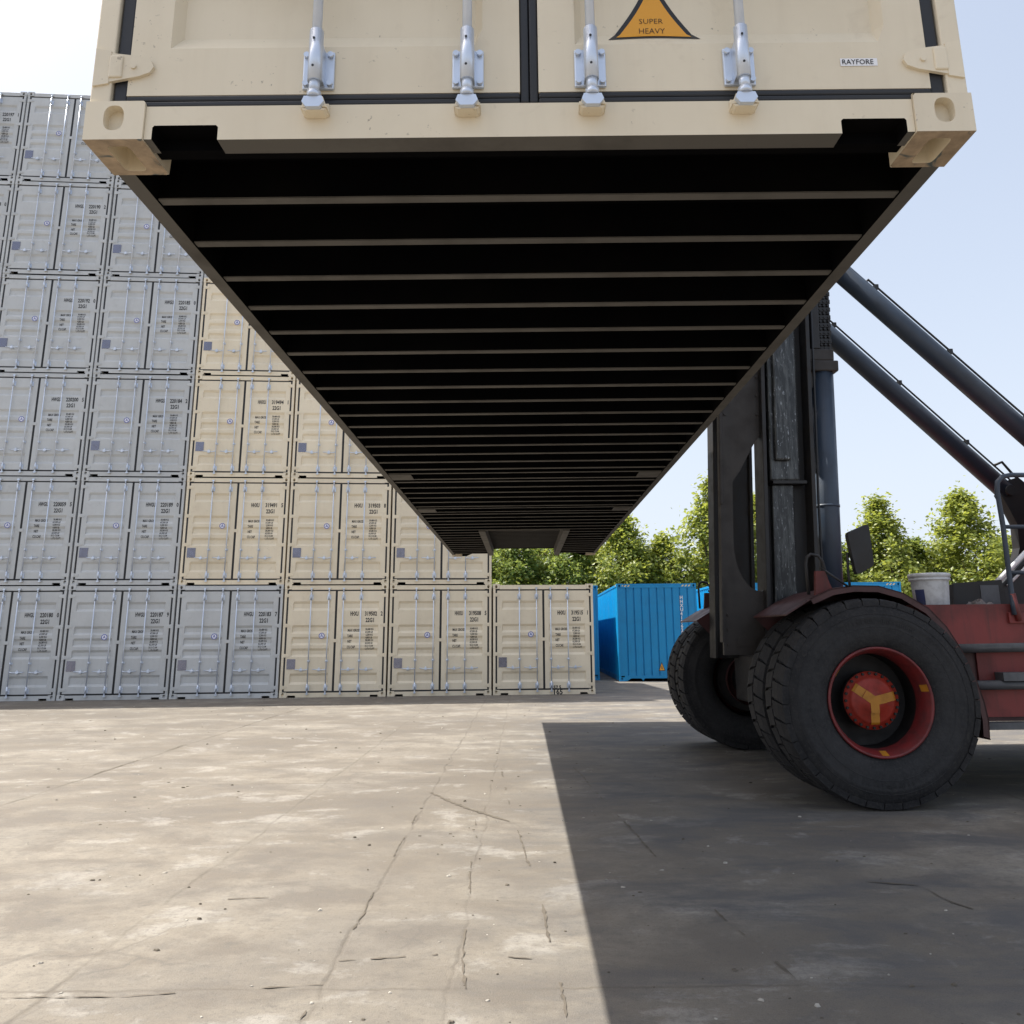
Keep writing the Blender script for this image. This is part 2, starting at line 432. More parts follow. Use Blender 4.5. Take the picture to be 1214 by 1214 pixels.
def corrugated(mb, length, z0, z1, x, out, period=.278, depth=.036, y0=.08, flat=.07):
    # wall along y at x; out=+1/-1 outward direction
    n = int((length-2*y0)/period); off = (length - n*period)/2
    pts = [(y0, 0)]
    for k in range(n):
        y = off + k*period
        pts += [(y+flat*.5, 0), (y+period*.5-flat*.5, -1), (y+period*.5+flat*.5, -1), (y+period-flat*.5, 0)]
    pts.append((length-y0, 0))
    rows = [[mb.bm.verts.new((x + out*depth*d, y, z)) for y, d in pts] for z in (z0, z1)]
    for k in range(len(pts)-1):
        mb.bm.faces.new((rows[0][k], rows[0][k+1], rows[1][k+1], rows[1][k]))

def cap_path(cx, cz, r, n=20): return [(cx + r*math.cos(2*math.pi*k/n), cz + r*math.sin(2*math.pi*k/n)) for k in range(n)]

def make_container(name, mat, L, H, doors=True, underside='plain', casting_mats=None, tunnel=False, front_ribs=False):
    """Returns (root, dict). Origin: middle of the door-end lower edge; door faces -y."""
    root = empty(name, (0, 0, 0)); D = {}
    cm = casting_mats or [mat, mat]
    for sy in (0, 1):
        for sz in (0, 1):
            for sx in (-1, 1):
                o = casting(sx, sy, sz, L, H, cm, deep=.03 if casting_mats else .13); o.parent = root
    # frame ------------------------------------------------------------
    f = MB(); zt = H-.118
    for sx in (-1, 1):
        a, b = sorted((sx*W2, sx*1.159))
        f.box(a+(.004 if sx < 0 else 0), b-(.004 if sx > 0 else 0), .006, .155, .118, zt, bev=.004)
        f.box(a+(.004 if sx < 0 else 0), b-(.004 if sx > 0 else 0), L-.15, L-.006, .118, zt, bev=.004)
        c, d = sorted((sx*1.216, sx*1.166))
        f.box(c, d, .179, L-.179, .0125, .16, 2 if underside == 'cross' else 0)                       # bottom side rail
        f.box(c, d, .179, L-.179, H-.08, H-.012)                   # top side rail
    top = 1.056
    if doors:
        zsill = .105
        f.prism([(-top, zsill), (-top, .004), (-1.035, .004), (-1.035, .040), (-1.03, .046), (-.861, .046), (-.855, .040), (-.855, .001),
                 (.855, .001), (.855, .040), (.861, .046), (1.03, .046), (1.035, .040), (1.035, .004), (top, .004), (top, zsill)], 'y', .008, .075)
        f.box(-top, top, .004, .09, H-.13, H-.028, bev=.004)
    else:
        if tunnel:
            f.prism([(-top, .17), (-top, .004), (-1.0, .004), (-.86, .085), (-.56, .085), (-.50, .01), (-.46, .085), (.46, .085), (.50, .01), (.56, .085), (.86, .085), (1.0, .004), (top, .004), (top, .17)], 'y', .008, .07)
        else: f.box(-top, top, .008, .07, .012, .17)
        f.box(-top, top, .006, .08, H-.13, H-.006)
    # far-end sill and header
    if tunnel and doors:
        for s in (-1, 1):
            p = [(s*top, .14), (s*top, .004), (s*.99, .004), (s*.88, .05), (s*.60, .05), (s*.60, .14)]
            f.prism(p if s < 0 else p[::-1], 'y', L-.07, L-.008, 1)
        f.box(-.6, .6, L-.07, L-.008, .125, .2, 1)
    else: f.box(-top, top, L-.07, L-.008, .01, .17)
    f.box(-top, top, L-.07, L-.008, H-.13, H-.006)
    fr = f.build('frame', [mat, M['black'], M['flange']], root)
    for p in fr.data.polygons:      # the underside of the sill is painted black
        if doors and p.center.y < .08 and p.center.z < .06 and p.normal.z < -.5: p.material_index = 1
    if underside == 'cross':
        # inner faces of the rails and the sill are painted black underneath
        for p in fr.data.polygons:
            n, c = p.normal, p.center
            if c.z < .2 and abs(c.x) < 1.19 and abs(n.x) > .5 and .08 < c.y < L-.08: p.material_index = 1
            if c.y < .08 and c.z < .11 and n.z < -.5: p.material_index = 1 if c.z > .02 else 2
            if c.y < .08 and c.z < .06 and abs(n.x) > .3 and abs(c.x) > .8 and abs(c.x) < 1.05: p.material_index = 1
            if c.y > .07 and c.y < .08 and n.y > .5 and c.z < .12: p.material_index = 1
    # walls --------------------------------------------------------------
    for s in (-1, 1):
        w = MB(); corrugated(w, L, .15, H-.07, s*1.207, s); w.build('side_wall', mat, root, fix=False)
    w = MB()
    n = int(L/.21); ys = [i*L/n for i in range(n+1)]
    zz = [H-.022 if i % 2 else H-.045 for i in range(n+1)]
    for i in range(n): w.quad([(-1.17, ys[i], zz[i]), (1.17, ys[i], zz[i]), (1.17, ys[i+1], zz[i+1]), (-1.17, ys[i+1], zz[i+1])])
    w.build('roof', mat, root, fix=False)
    if doors:
        w = MB(); w.quad([(-1.16, L-.05, .15), (1.16, L-.05, .15), (1.16, L-.05, H-.12), (-1.16, L-.05, H-.12)])
        w.build('end_wall', mat, root, fix=False)
    else:
        w = MB(); pts = [(-1.16, 0)]; per = .235; k0 = -4.5
        for k in range(9):
            x = (k-4)*per
            pts += [(x-.022, 0), (x-.010, .035), (x+.010, .035), (x+.022, 0)]
        pts.append((1.16, 0))
        lo = [w.bm.verts.new((x, .022+d, .16)) for x, d in pts]; hi = [w.bm.verts.new((x, .022+d, H-.12)) for x, d in pts]
        for k in range(len(pts)-1): w.bm.faces.new((lo[k], lo[k+1], hi[k+1], hi[k]))
        w.build('end_wall', mat, root, fix=False)
        w = MB(); w.quad([(-1.16, L-.05, .1), (1.16, L-.05, .1), (1.16, L-.05, H-.12), (-1.16, L-.05, H-.12)])
        w.build('back_wall', mat, root, fix=False)
    # underside --------------------------------------------------------------
    w = MB(); w.box(-1.165, 1.165, .08, L-.075, .150, .176); w.build('floor', M['black'], root)
    if underside == 'cross':
        ty = 8.78 if tunnel else 99
        k = 0
        y = .35
        while y < L-.15:
            if abs(y-5.0) < .10 or abs(y-6.98) < .10: y += .288; continue
            segs = [(-1.164, 1.164)] if y < ty+.02 else [(-1.164, -.60), (.60, 1.164)]
            for a, b in segs:
                c = MB()
                c.box(a, b, y, y+.004, .023, .1495, 0)          # web
                c.box(a, b, y-.002, y+.034, .018, .0229, 1)       # lower flange, dusty
                c.build('cross_member', [M['black'], M['flange']], root)
            y += .288
        for yc in (5.0, 6.98):                                    # lift pocket with its closing plates
            for s in (-1, 1):
                c = MB(); a, b = sorted((s*1.164, s*.975)); c.box(a, b, yc-.12, yc+.12, .014, .020); c.build('pocket_plate', M['flange'], root)
            for q in (-.14, .12):
                c = MB()
                c.box(-1.164, 1.164, yc+q-.002, yc+q+.002, .023, .1495, 0); c.box(-1.164, 1.164, yc+q-.006, yc+q+.03, .0205, .0229, 1)
                c.build('pocket_member', [M['black'], M['flange']], root)
        if tunnel:
            for s in (-1, 1):
                c = MB(); a, b = sorted((s*.60, s*.515)); c.box(a, b, ty, L-.08, .004, .149); c.build('tunnel_rail', M['flange'], root)
            c = MB(); c.box(-.514, .514, ty+.05, L-.08, .135, .1495, 1)
            yy = ty+.12
            while yy < L-.15: c.box(-.512, .512, yy, yy+.03, .118, .1345); yy += .17
            c.build('tunnel_plate', [M['tunnel'], M['black']], root)
            c = MB(); c.box(-.6, .6, ty-.02, ty+.008, .012, .0175); c.build('tunnel_lip', M['flange'], root)
        # small drain pipes / welds on the first members
        c = MB(); c.box(-1.055, 1.055, .0755, .12, .012, .149); c.build('sill_back', M['black'], root)
    if not doors: return root, D
    # doors --------------------------------------------------------------------
    zb, zd = .142, H-.161
    dh = zd-zb
    for s in (-1, 1):
        d = MB()
        xs = [.026, .13, .152, .985, 1.007, 1.117]
        zs = [0]
        for a, b in GROOVES: zs += [a, a+.055, b-.055, b]
        zs.append(dh)
        V = {}
        for i, x in enumerate(xs):
            for j, z in enumerate(zs):
                dep = groove_depth(z) if i in (2, 3) else 0
                V[i, j] = d.bm.verts.new((s*x, DOOR_Y + dep, zb+z))
        for i in range(len(xs)-1):
            for j in range(len(zs)-1):
                q = (V[i, j], V[i+1, j], V[i+1, j+1], V[i, j+1])
                d.bm.faces.new(q if s > 0 else q[::-1])
        # returns
        for i0, i1, rng in ((0, 0, 'l'), (5, 5, 'r')):
            x = s*xs[i0]
            q = [(x, DOOR_Y, zb), (x, DOOR_Y+.045, zb), (x, DOOR_Y+.045, zd), (x, DOOR_Y, zd)]
            d.quad(q if (rng == 'l') == (s < 0) else q[::-1])
        d.quad([(s*xs[0], DOOR_Y, zb), (s*xs[5], DOOR_Y, zb), (s*xs[5], DOOR_Y+.045, zb), (s*xs[0], DOOR_Y+.045, zb)])
        d.quad([(s*xs[0], DOOR_Y, zd), (s*xs[5], DOOR_Y, zd), (s*xs[5], DOOR_Y+.045, zd), (s*xs[0], DOOR_Y+.045, zd)])
        door = d.build('door', mat, root)
        D['door_r' if s > 0 else 'door_l'] = door
        g = MB()
        xa, xb = sorted((s*.0005, s*1.158))
        g.box(xa, xb, .058, .07, zb-.05, zd+.05)
        for (x0, x1) in ((.001, .025), (1.118, 1.156)):
            a, b = sorted((s*x0, s*x1)); g.box(a, b, .016, .0579, zb-.03, zd+.03, bev=.005)
        a, b = sorted((s*.026, s*1.117))
        g.box(a, b, .0095, .0579, zb-.0365, zb-.019, bev=.005); g.box(a, b, .0105, .0579, zb-.0185, zb-.001, bev=.005)
        g.box(a, b, .016, .0579, zd+.001, zd+.03, bev=.005)
        g.build('door_gasket', M['rubber'], door)
        for zr in (.085, .80, 1.49, dh-.10):
            h = MB(); z = zb+zr
            pts = [(1.168, z-.047), (1.085, z-.03), (1.055, z-.018), (1.045, z), (1.055, z+.022), (1.085, z+.034), (1.168, z+.045)]
            pts = [(s*a, b) for a, b in pts]
            h.prism(pts if s > 0 else pts[::-1], 'y', .002, .0118)
            h.box(*sorted((s*1.13, s*1.168)), -.003, .0155, z-.035, z+.035, bev=.004)
            h.prism([(s*1.166, z-.052), (s*1.209, z-.06), (s*1.209, z+.06), (s*1.166, z+.05)][::s], 'y', .0005, .007)
            h.tube([(s*1.10, .003, z), (s*1.10, -.003, z)], .008, 8)
            h.build('hinge', mat, door)
        for bx in (.17, .585):
            x = s*bx; b = MB(); yb = -.034
            b.tube([(x, yb, zb-.01), (x, yb, zd+.01)], .0135, 14)
            for zz_, fl in ((zb, 1), (zd, -1)):       # cam ends at sill and header
                z1 = zz_ + fl*.012
                b.tube([(x, yb, z1), (x, yb, zz_-fl*.03)], .015, 14)
                b.tube([(x, yb, zz_-fl*.028), (x, yb, zz_-fl*.045)], .019, 14)
                # cam: forked hook that closes round the keeper
                b.prism([(x-.024, zz_-fl*.046), (x+.024, zz_-fl*.046), (x+.03, zz_-fl*.062), (x+.018, zz_-fl*.078), (x-.018, zz_-fl*.078), (x-.03, zz_-fl*.062)][::fl], 'y', yb-.011, yb+.017)
            for z in ((zb+.06), (zb+.675), (zd-.15)):
                if z > zb+.3 and z < zd-.3:
                    b.box(x-.032, x+.032, -.004, .011, z-.025, z+.025, bev=.004); b.tube([(x, yb, z-.025), (x, yb, z+.025)], .018, 14)
                    continue
                h0, h1 = z-.052, z+.066
                b.box(x-.044, x+.044, .001, .0115, h0, h1, bev=.004)            # base plate
                b.tube([(x, yb, h0-.004), (x, yb, h1+.036)], .0192, 18)       # sleeve
                b.box(x-.019, x+.019, yb, .002, h0+.005, h1-.005)
                for q in (-.033, .033):
                    for r_ in (h0+.014, h1-.014):
                        b.tube([(x+q, .0012, r_), (x+q, -.009, r_)], .0085, 8)
                for r_ in (z-.018, z+.068):
                    b.tube([(x-.002, yb-.0185, r_), (x-.002, yb-.0205, r_)], .0036, 8, mi=1)
            b.build('locking_bar', [M['zinc'], M['rubber']], door)
            # keeper on the sill, painted with the frame
            for zz_, fl in ((zb, 1), (zd, -1)):
                kp = MB()
                c = zz_-fl*.06
                kp.prism([(x-.036, c-.012), (x-.024, c+.020), (x-.013, c+.016), (x-.018, c-.010)], 'y', -.030, .0075)
                kp.prism([(x+.036, c-.012), (x+.018, c-.010), (x+.013, c+.016), (x+.024, c+.020)], 'y', -.034, .0075)
                kp.prism([(x-.026, c-.020), (x+.026, c-.020), (x+.034, c-.013), (x-.034, c-.013)], 'y', -.030, .0075)
                kp.prism([(x-.034, c-.016), (x+.034, c-.016), (x+.034, c+.018), (x-.034, c+.018)], 'y', -.004, .0075)
                kp.build('bar_keeper', mat, door)
            # handle with its catch
            hd = MB(); zh = zb+.48; x1 = x + s*.31
            hd.tube([(x, yb, zh+.004), (x+s*.03, yb-.012, zh+.004), (x+s*.08, yb-.006, zh-.006), (x+s*.2, yb-.004, zh+.002), (x1, yb, zh+.010)], [.013, .012, .010, .010, .011], 8)
            hx = x + s*.165
            hd.box(hx-.03, hx+.03, -.044, .011, zh-.035, zh+.025, bev=.006)
            hd.tube([(hx, -.02, zh+.02), (hx, -.02, zh+.05)], .013, 8)
            hd.build('handle', M['zinc'], door)
        if s < 0:
            p = MB(); p.box(-1.085, -.89, .004, .0118, .635, .865); p.build('data_plate', M['plate'], door)
            r = MB(); gy = DOOR_Y + groove_depth(1.40-zb)
            ring = MB()
            c = [r.bm.verts.new((x, gy-.004, z)) for x, z in cap_path(-.31, 1.395, .066, 28)]; r.bm.faces.new(c)
            a = [r.bm.verts.new((x, gy-.0055, z)) for x, z in cap_path(-.31, 1.395, .066, 28)]
            b_ = [r.bm.verts.new((x, gy-.0055, z)) for x, z in cap_path(-.31, 1.395, .052, 28)]
            for k in range(28):
                ff = r.bm.faces.new((a[k], a[(k+1) % 28], b_[(k+1) % 28], b_[k])); ff.material_index = 1
            def bar(x0, z0, x1, z1, w):
                dx, dz = x1-x0, z1-z0; l = math.hypot(dx, dz); nx, nz = -dz/l*w, dx/l*w
                r.quad([(x0-nx, gy-.0055, z0-nz), (x1-nx, gy-.0055, z1-nz), (x1+nx, gy-.0055, z1+nz), (x0+nx, gy-.0055, z0+nz)], 1)
            bar(-.335, 1.365, -.310, 1.430, .006); bar(-.285, 1.365, -.310, 1.430, .006); bar(-.324, 1.385, -.296, 1.385, .005)
            st = r.build('round_sticker', [M['white'], M['ring']], door)
            for f_ in st.data.polygons:
                if f_.normal.y > 0: f_.flip()
        else:
            lug = MB(); lug.box(-.05, .06, .002, .0118, zb+1.10, zb+1.175, bev=.004); lug.build('closing_lug', mat, door)
    return root, D

def lettering(code, num, chk, door):
    zb = .142
    cuts = []
    for a, b in GROOVES: cuts += [zb+a, zb+a+.055, zb+b-.055, zb+b]
    conf = {'cuts': cuts, 'f': lambda z: DOOR_Y + groove_depth(z-zb)}
    it = [(code, .335, 1.855, .135, .51), (num, .675, 1.855, .135, .715), (chk, 1.05, 1.855, .135, .70), ('22G1', .70, 1.705, .135, .70)]
    rows = [('MAX GROSS', '30,480 KG', '67,200 LB', 1.52), ('TARE', ' 2,200 KG', ' 4,850 LB', 1.39), ('NET', '28,280 KG', '62,350 LB', 1.265), ('CU.CAP.', '33.2 CU.M', '1,172 CU.FT', 1.135)]
    for a, b, c, z in rows:
        it += [(a, .285, z-.035, .085, .62), (b, .70, z, .060, .72), (c, .70, z-.065, .060, .72)]
    o = link('lettering', text_mesh(it, conf), door); o.data.materials.append(M['ink']); return o

def copy_tree(o, parent=None, skip=(), only=None):
    c = o.copy(); COL.objects.link(c); c.parent = parent
    for ch in list(o.children):
        nm = ch.name.split('.')[0]
        if nm in skip: continue
        copy_tree(ch, c, skip)
    return c
def find(o, nm):
    return [c for c in o.children if c.name.split('.')[0] == nm]

# --- the stack wall
STH = .07435; SX, SY, PITCH = -5.656, 19.750, 2.438 + .0337
def stack_pos(col, row, back=0, jit=0):
    s = (col-3+.5)*PITCH
    x = SX + s*math.cos(STH) - back*math.sin(STH); y = SY + s*math.sin(STH) + back*math.cos(STH)
    return (x - jit*math.sin(STH), y + jit*math.cos(STH), row*2.591 + .002)

rows_txt = ['bottom', 'second', 'third', 'fourth', 'fifth', 'topmost']
floor_txt = ['on the ground', 'second tier up', 'third tier up', 'fourth tier up', 'fifth tier up', 'topmost']
S, T = 'silver', 'tan'
# (col,row): (colour, code number, check digit, readable in the photo)
nums = {
 (1,0): (S,'220180','0'), (2,0): (S,'220187','9'), (3-1+0,0): (S,'220187','9'), (3,0): (T,'319502','2'), (4,0): (T,'319508','5'), (5,0): (T,'319515','1')}
cells = {
 (0,0): (S,'220180','0'), (1,0): (S,'220187','9'), (2,0): (S,'220183','7'), (3,0): (T,'319502','2'), (4,0): (T,'319508','5'), (5,0): (T,'319515','1'),
 (0,1): (S,'220059','5'), (1,1): (S,'220189','0'), (2,1): (T,'319491','5'), (3,1): (T,'319503','8'), (4,1): (T,'319506','1'),
 (0,2): (S,'220200','5'), (1,2): (S,'220184','2'), (2,2): (T,'319494','1'), (3,2): (T,'319497','3'), 
 (0,3): (S,'220192','0'), (1,3): (S,'220185','0'), (2,3): (T,'319492','0'), (3,3): (T,'319499','4'),
 (-1,4): (S,'220178','0'), (0,4): (S,'220190','2'), (1,4): (S,'220188','4'), (2,4): (S,'220191','7'),(3,4): (T,'319500','1'),
 (-1,5): (S,'220197','1'), (0,5): (S,'220195','6'), (1,5): (S,'220194','0'), (2,5): (S,'220198','7'),
 (-1,3): (S,'220176','9'), (-1,2): (S,'220175','3'), (-1,1): (S,'220174','8'), (-1,0): (S,'220173','2'),
}
unread = {(1,4), (2,4), (0,5), (1,5), (2,5), (3,2), (3,3), (3,4), (2,3), (4,1), (-1,0), (-1,1), (-1,2), (-1,3), (-1,4), (-1,5)}
special = {
 (0,5): 'topmost silver container whose right door is behind the raised cream corner',
 (1,4): 'silver container right of number 220190, its right door cut off by the raised container',
 (1,5): 'silver container hidden behind the raised container, atop the stack beside the tan ones',
 (2,3): 'tan container, topmost of the visible tan ones, cut diagonally by the raised container',
 (3,2): 'tan container right of number 319494, cut off by the raised container',
 (4,1): 'tan container resting on number 319508, mostly hidden by the raised container end',
 (-1,5): 'topmost silver container at the far left edge, only its right door edge in view',
 (-1,4): 'silver container at the far left edge, just below the topmost one, left of number 220190',
 (-1,3): 'silver container at the left edge of the view, left of number 220192',
}
proto = {}
for key in (S, T):
    proto[key], _ = make_container('shipping_container', M[key], 6.058, 2.591)
used = set()
GRP = 'containers stacked in the wall'
random.seed(11)
for (col, row), (key, num, chk) in sorted(cells.items()):
    if key in used: o = copy_tree(proto[key], None)
    else: o = proto[key]; used.add(key)
    proto_o = o
    o.location = stack_pos(col, row, jit=random.uniform(-.012, .012)); o.rotation_euler.z = STH
    word = 'silver grey' if key == S else 'cream tan'
    if (col, row) == (5, 0): lab = 'single tan container numbered 319515 at the right end, nothing stacked on it'
    elif (col, row) in special: lab = special[col, row]
    elif (col, row) in unread: lab = '%s container %s, %s in its stack' % (word, 'left of the frame' if col < 0 else 'hidden behind the raised container', rows_txt[row])
    else: lab = '%s container numbered %s, %s in its stack' % (word, num, rows_txt[row])
    tag(o, lab, 'shipping container', GRP)
for o in [ob for ob in list(COL.objects) if ob.get('group') == GRP]: pass
# lettering after copying, each container its own
for o in [ob for ob in list(COL.objects) if ob.get('group') == GRP]:
    for (col, row), (key, num, chk) in cells.items():
        p = stack_pos(col, row)
        if (Vector(p)-o.location).length < .05:
            rd = [d for d in find(o, 'door') if find(d, 'closing_lug')][0]
            lt = lettering('HWGU' if key == S else 'HHXU', num, chk, rd)
            if (col, row) == (5, 0):
                st = MB()
                me = text_mesh([('165', .20, .005, .16, 1.0), ('157 5', .17, .118, .12, .85)], None, y=.0075)
                q = link('stencil_marks', me, o); me.materials.append(M['ink'])
# stacks outside the frame and behind the first row: bodies only, they shade the yard
SK = ('locking_bar', 'handle', 'bar_keeper', 'data_plate', 'round_sticker', 'hinge', 'lettering')
def plain(key, col, row, back, label, group):
    src = proto[key]
    c = src.copy(); COL.objects.link(c)
    for ch in list(src.children):
        nm = ch.name.split('.')[0]
        if nm in ('stencil_marks',): continue
        d = ch.copy(); COL.objects.link(d); d.parent = c
        if nm == 'door' :
            for g in list(ch.children):
                if g.name.split('.')[0] == 'lettering': continue
                if back and g.name.split('.')[0] != 'door_gasket': continue
                e = g.copy(); COL.objects.link(e); e.parent = d
    c.location = stack_pos(col, row, back); tag(c, label, 'shipping container', group)
for col in (-4, -3, -2):
    for row in range(6): plain(S, col, row, 0, 'silver container in the stacks further left, outside the view', 'containers left of the view')
for col, h in ((-1, 6), (0, 6), (1, 6), (2, 6), (3, 5)):
    for row in range(h):
        plain(S if col < 3 else T, col, row, 7.1, 'container in the rear stack row, hidden behind the front stacks', 'containers in the hidden rear row')

# --- the raised 40-foot container
X0, Y0, ZB = .0291, 1.9945, 2.7084
big, BD = make_container('raised_container', M['tan'], 12.192, 2.896, underside='cross', casting_mats=[M['tan'], M['worn']], tunnel=True)
big.location = (X0, Y0, ZB); big.rotation_euler = (0, -math.atan(.00463), 0)
tag(big, 'large cream tan container held up in the air over the yard, black underside showing', 'shipping container')
# stickers on it
def bent_poly(mb, pts, off, mi):
    t = bmesh.new(); t.faces.new([t.verts.new((x, 0, z)) for x, z in pts])
    for a, b in GROOVES[:1]:
        for q in (a, a+.055, b-.055, b):
            bmesh.ops.bisect_plane(t, geom=list(t.verts)+list(t.edges)+list(t.faces), plane_co=(0, 0, .142+q), plane_no=(0, 0, 1))
    for v in t.verts: v.co.y = DOOR_Y + groove_depth(v.co.z-.142) - off
    for f in t.faces:
        f.normal_update()
        if f.normal.y > 0: f.normal_flip()
    mb.merge(t, mi)
def flat_poly(mb, pts, y, mi): 
    f = mb.bm.faces.new([mb.bm.verts.new((x, y, z)) for x, z in pts]); f.material_index = mi
    f.normal_update()
    if f.normal.y > 0: f.normal_flip()
dr = BD['door_r']
def tri(cx, z0, w, h, bulge):
    c = [(cx-w/2, z0), (cx+w/2, z0), (cx, z0+h)]; out = []
    G = (cx, z0+h/3)
    for i in range(3):
        a, b = c[i], c[(i+1) % 3]
        for k in range(8):
            t = k/8
            x, z = a[0]+(b[0]-a[0])*t, a[1]+(b[1]-a[1])*t
            q = bulge*math.sin(math.pi*t)
            out.append((x+(G[0]-x)*q, z+(G[1]-z)*q))
    return out
tg = MB(); zt = .326; yb_ = DOOR_Y + .032
yb_ = DOOR_Y + groove_depth(.36-.142)
yy_ = DOOR_Y + .032 - .034
def sticker_conf(zz): return DOOR_Y + groove_depth(zz-.142)
bent_poly(tg, tri(.358, .318, .262, .225, .12), .0015, 1)
bent_poly(tg, tri(.358, .330, .215, .182, .12), .0027, 0)
tg.build('warning_sticker', [M['yellow'], M['rubber']], dr, fix=False)
me = text_mesh([('SUPER', .318, .382, .024, 1.05), ('HEAVY', .316, .349, .026, .95)], {'cuts': [.292, .347, .487], 'f': lambda z: DOOR_Y + groove_depth(z-.142)}, y=-.004, bold=-.012)
link('warning_lettering', me, dr); me.materials.append(M['ink'])
sk = MB(); flat_poly(sk, [(.872, .214), (.976, .214), (.976, .238), (.872, .238)], DOOR_Y-.0015, 0)
sk.build('white_sticker', M['white'], dr, fix=False)
me = text_mesh([('RAYFORE', .8755, .2185, .0225, .93)], None, y=DOOR_Y-.0028, bold=.005)
link('sticker_lettering', me, dr); me.materials.append(M['ink'])

# --- blue high-cube containers
blue, _ = make_container('shipping_container', M['blue'], 12.192, 2.896, doors=False, tunnel=True)
hz = MB()
for s in (-1, 1):
    for k in range(3):
        x = s*.93 - .12 + k*.10
        hz.quad([(x-.05, .004, 2.80), (x+.0, .004, 2.80), (x+.045, .004, 2.855), (x-.005, .004, 2.855)])
for k in range(2):
    y = .25+k*.12
    for s in (-1, 1): hz.quad([(s*1.2185, y, 2.825), (s*1.2185, y+.06, 2.825), (s*1.2185, y+.1, 2.88), (s*1.2185, y+.04, 2.88)])
hz.build('hazard_stripe', M['cream_stripe'], blue)
bl = [('in a row of blue ones, left edge hidden, mostly behind the tan container', 1.16, 26.3, 0),
      ('in full view beside the lift truck, with a yellow triangle sticker', 4.11, 25.5, 1),
      ('right of the one with the triangle sticker, mostly behind the mast', 7.25, 25.5, 0),
      ('farthest right, only a top corner showing above the near fender', 10.40, 25.5, 0)]
for i, (lab, x, y, st) in enumerate(bl):
    o = blue if i == 0 else copy_tree(blue)
    o.location = (x, y, .002); o.rotation_euler.z = rad(-.3)
    tag(o, 'blue container ' + lab, 'shipping container', 'blue containers in a row behind')
    if st:
        chars = 'HHXU4196271'
        me = text_mesh([(ch, .70, 2.42-.122*k, .14, .95) for k, ch in enumerate(chars)], None, y=.018)
        link('lettering', me, o); me.materials.append(M['white'])
        w = MB(); flat_poly(w, tri(.07, .30, .20, .26, .0), .019, 1); flat_poly(w, tri(.07, .318, .155, .2, .0), .0175, 0)
        flat_poly(w, [(.055, .35), (.085, .35), (.078, .44), (.062, .44)], .0165, 1)
        w.build('warning_sticker', [M['yellow'], M['rubber']], o, fix=False)

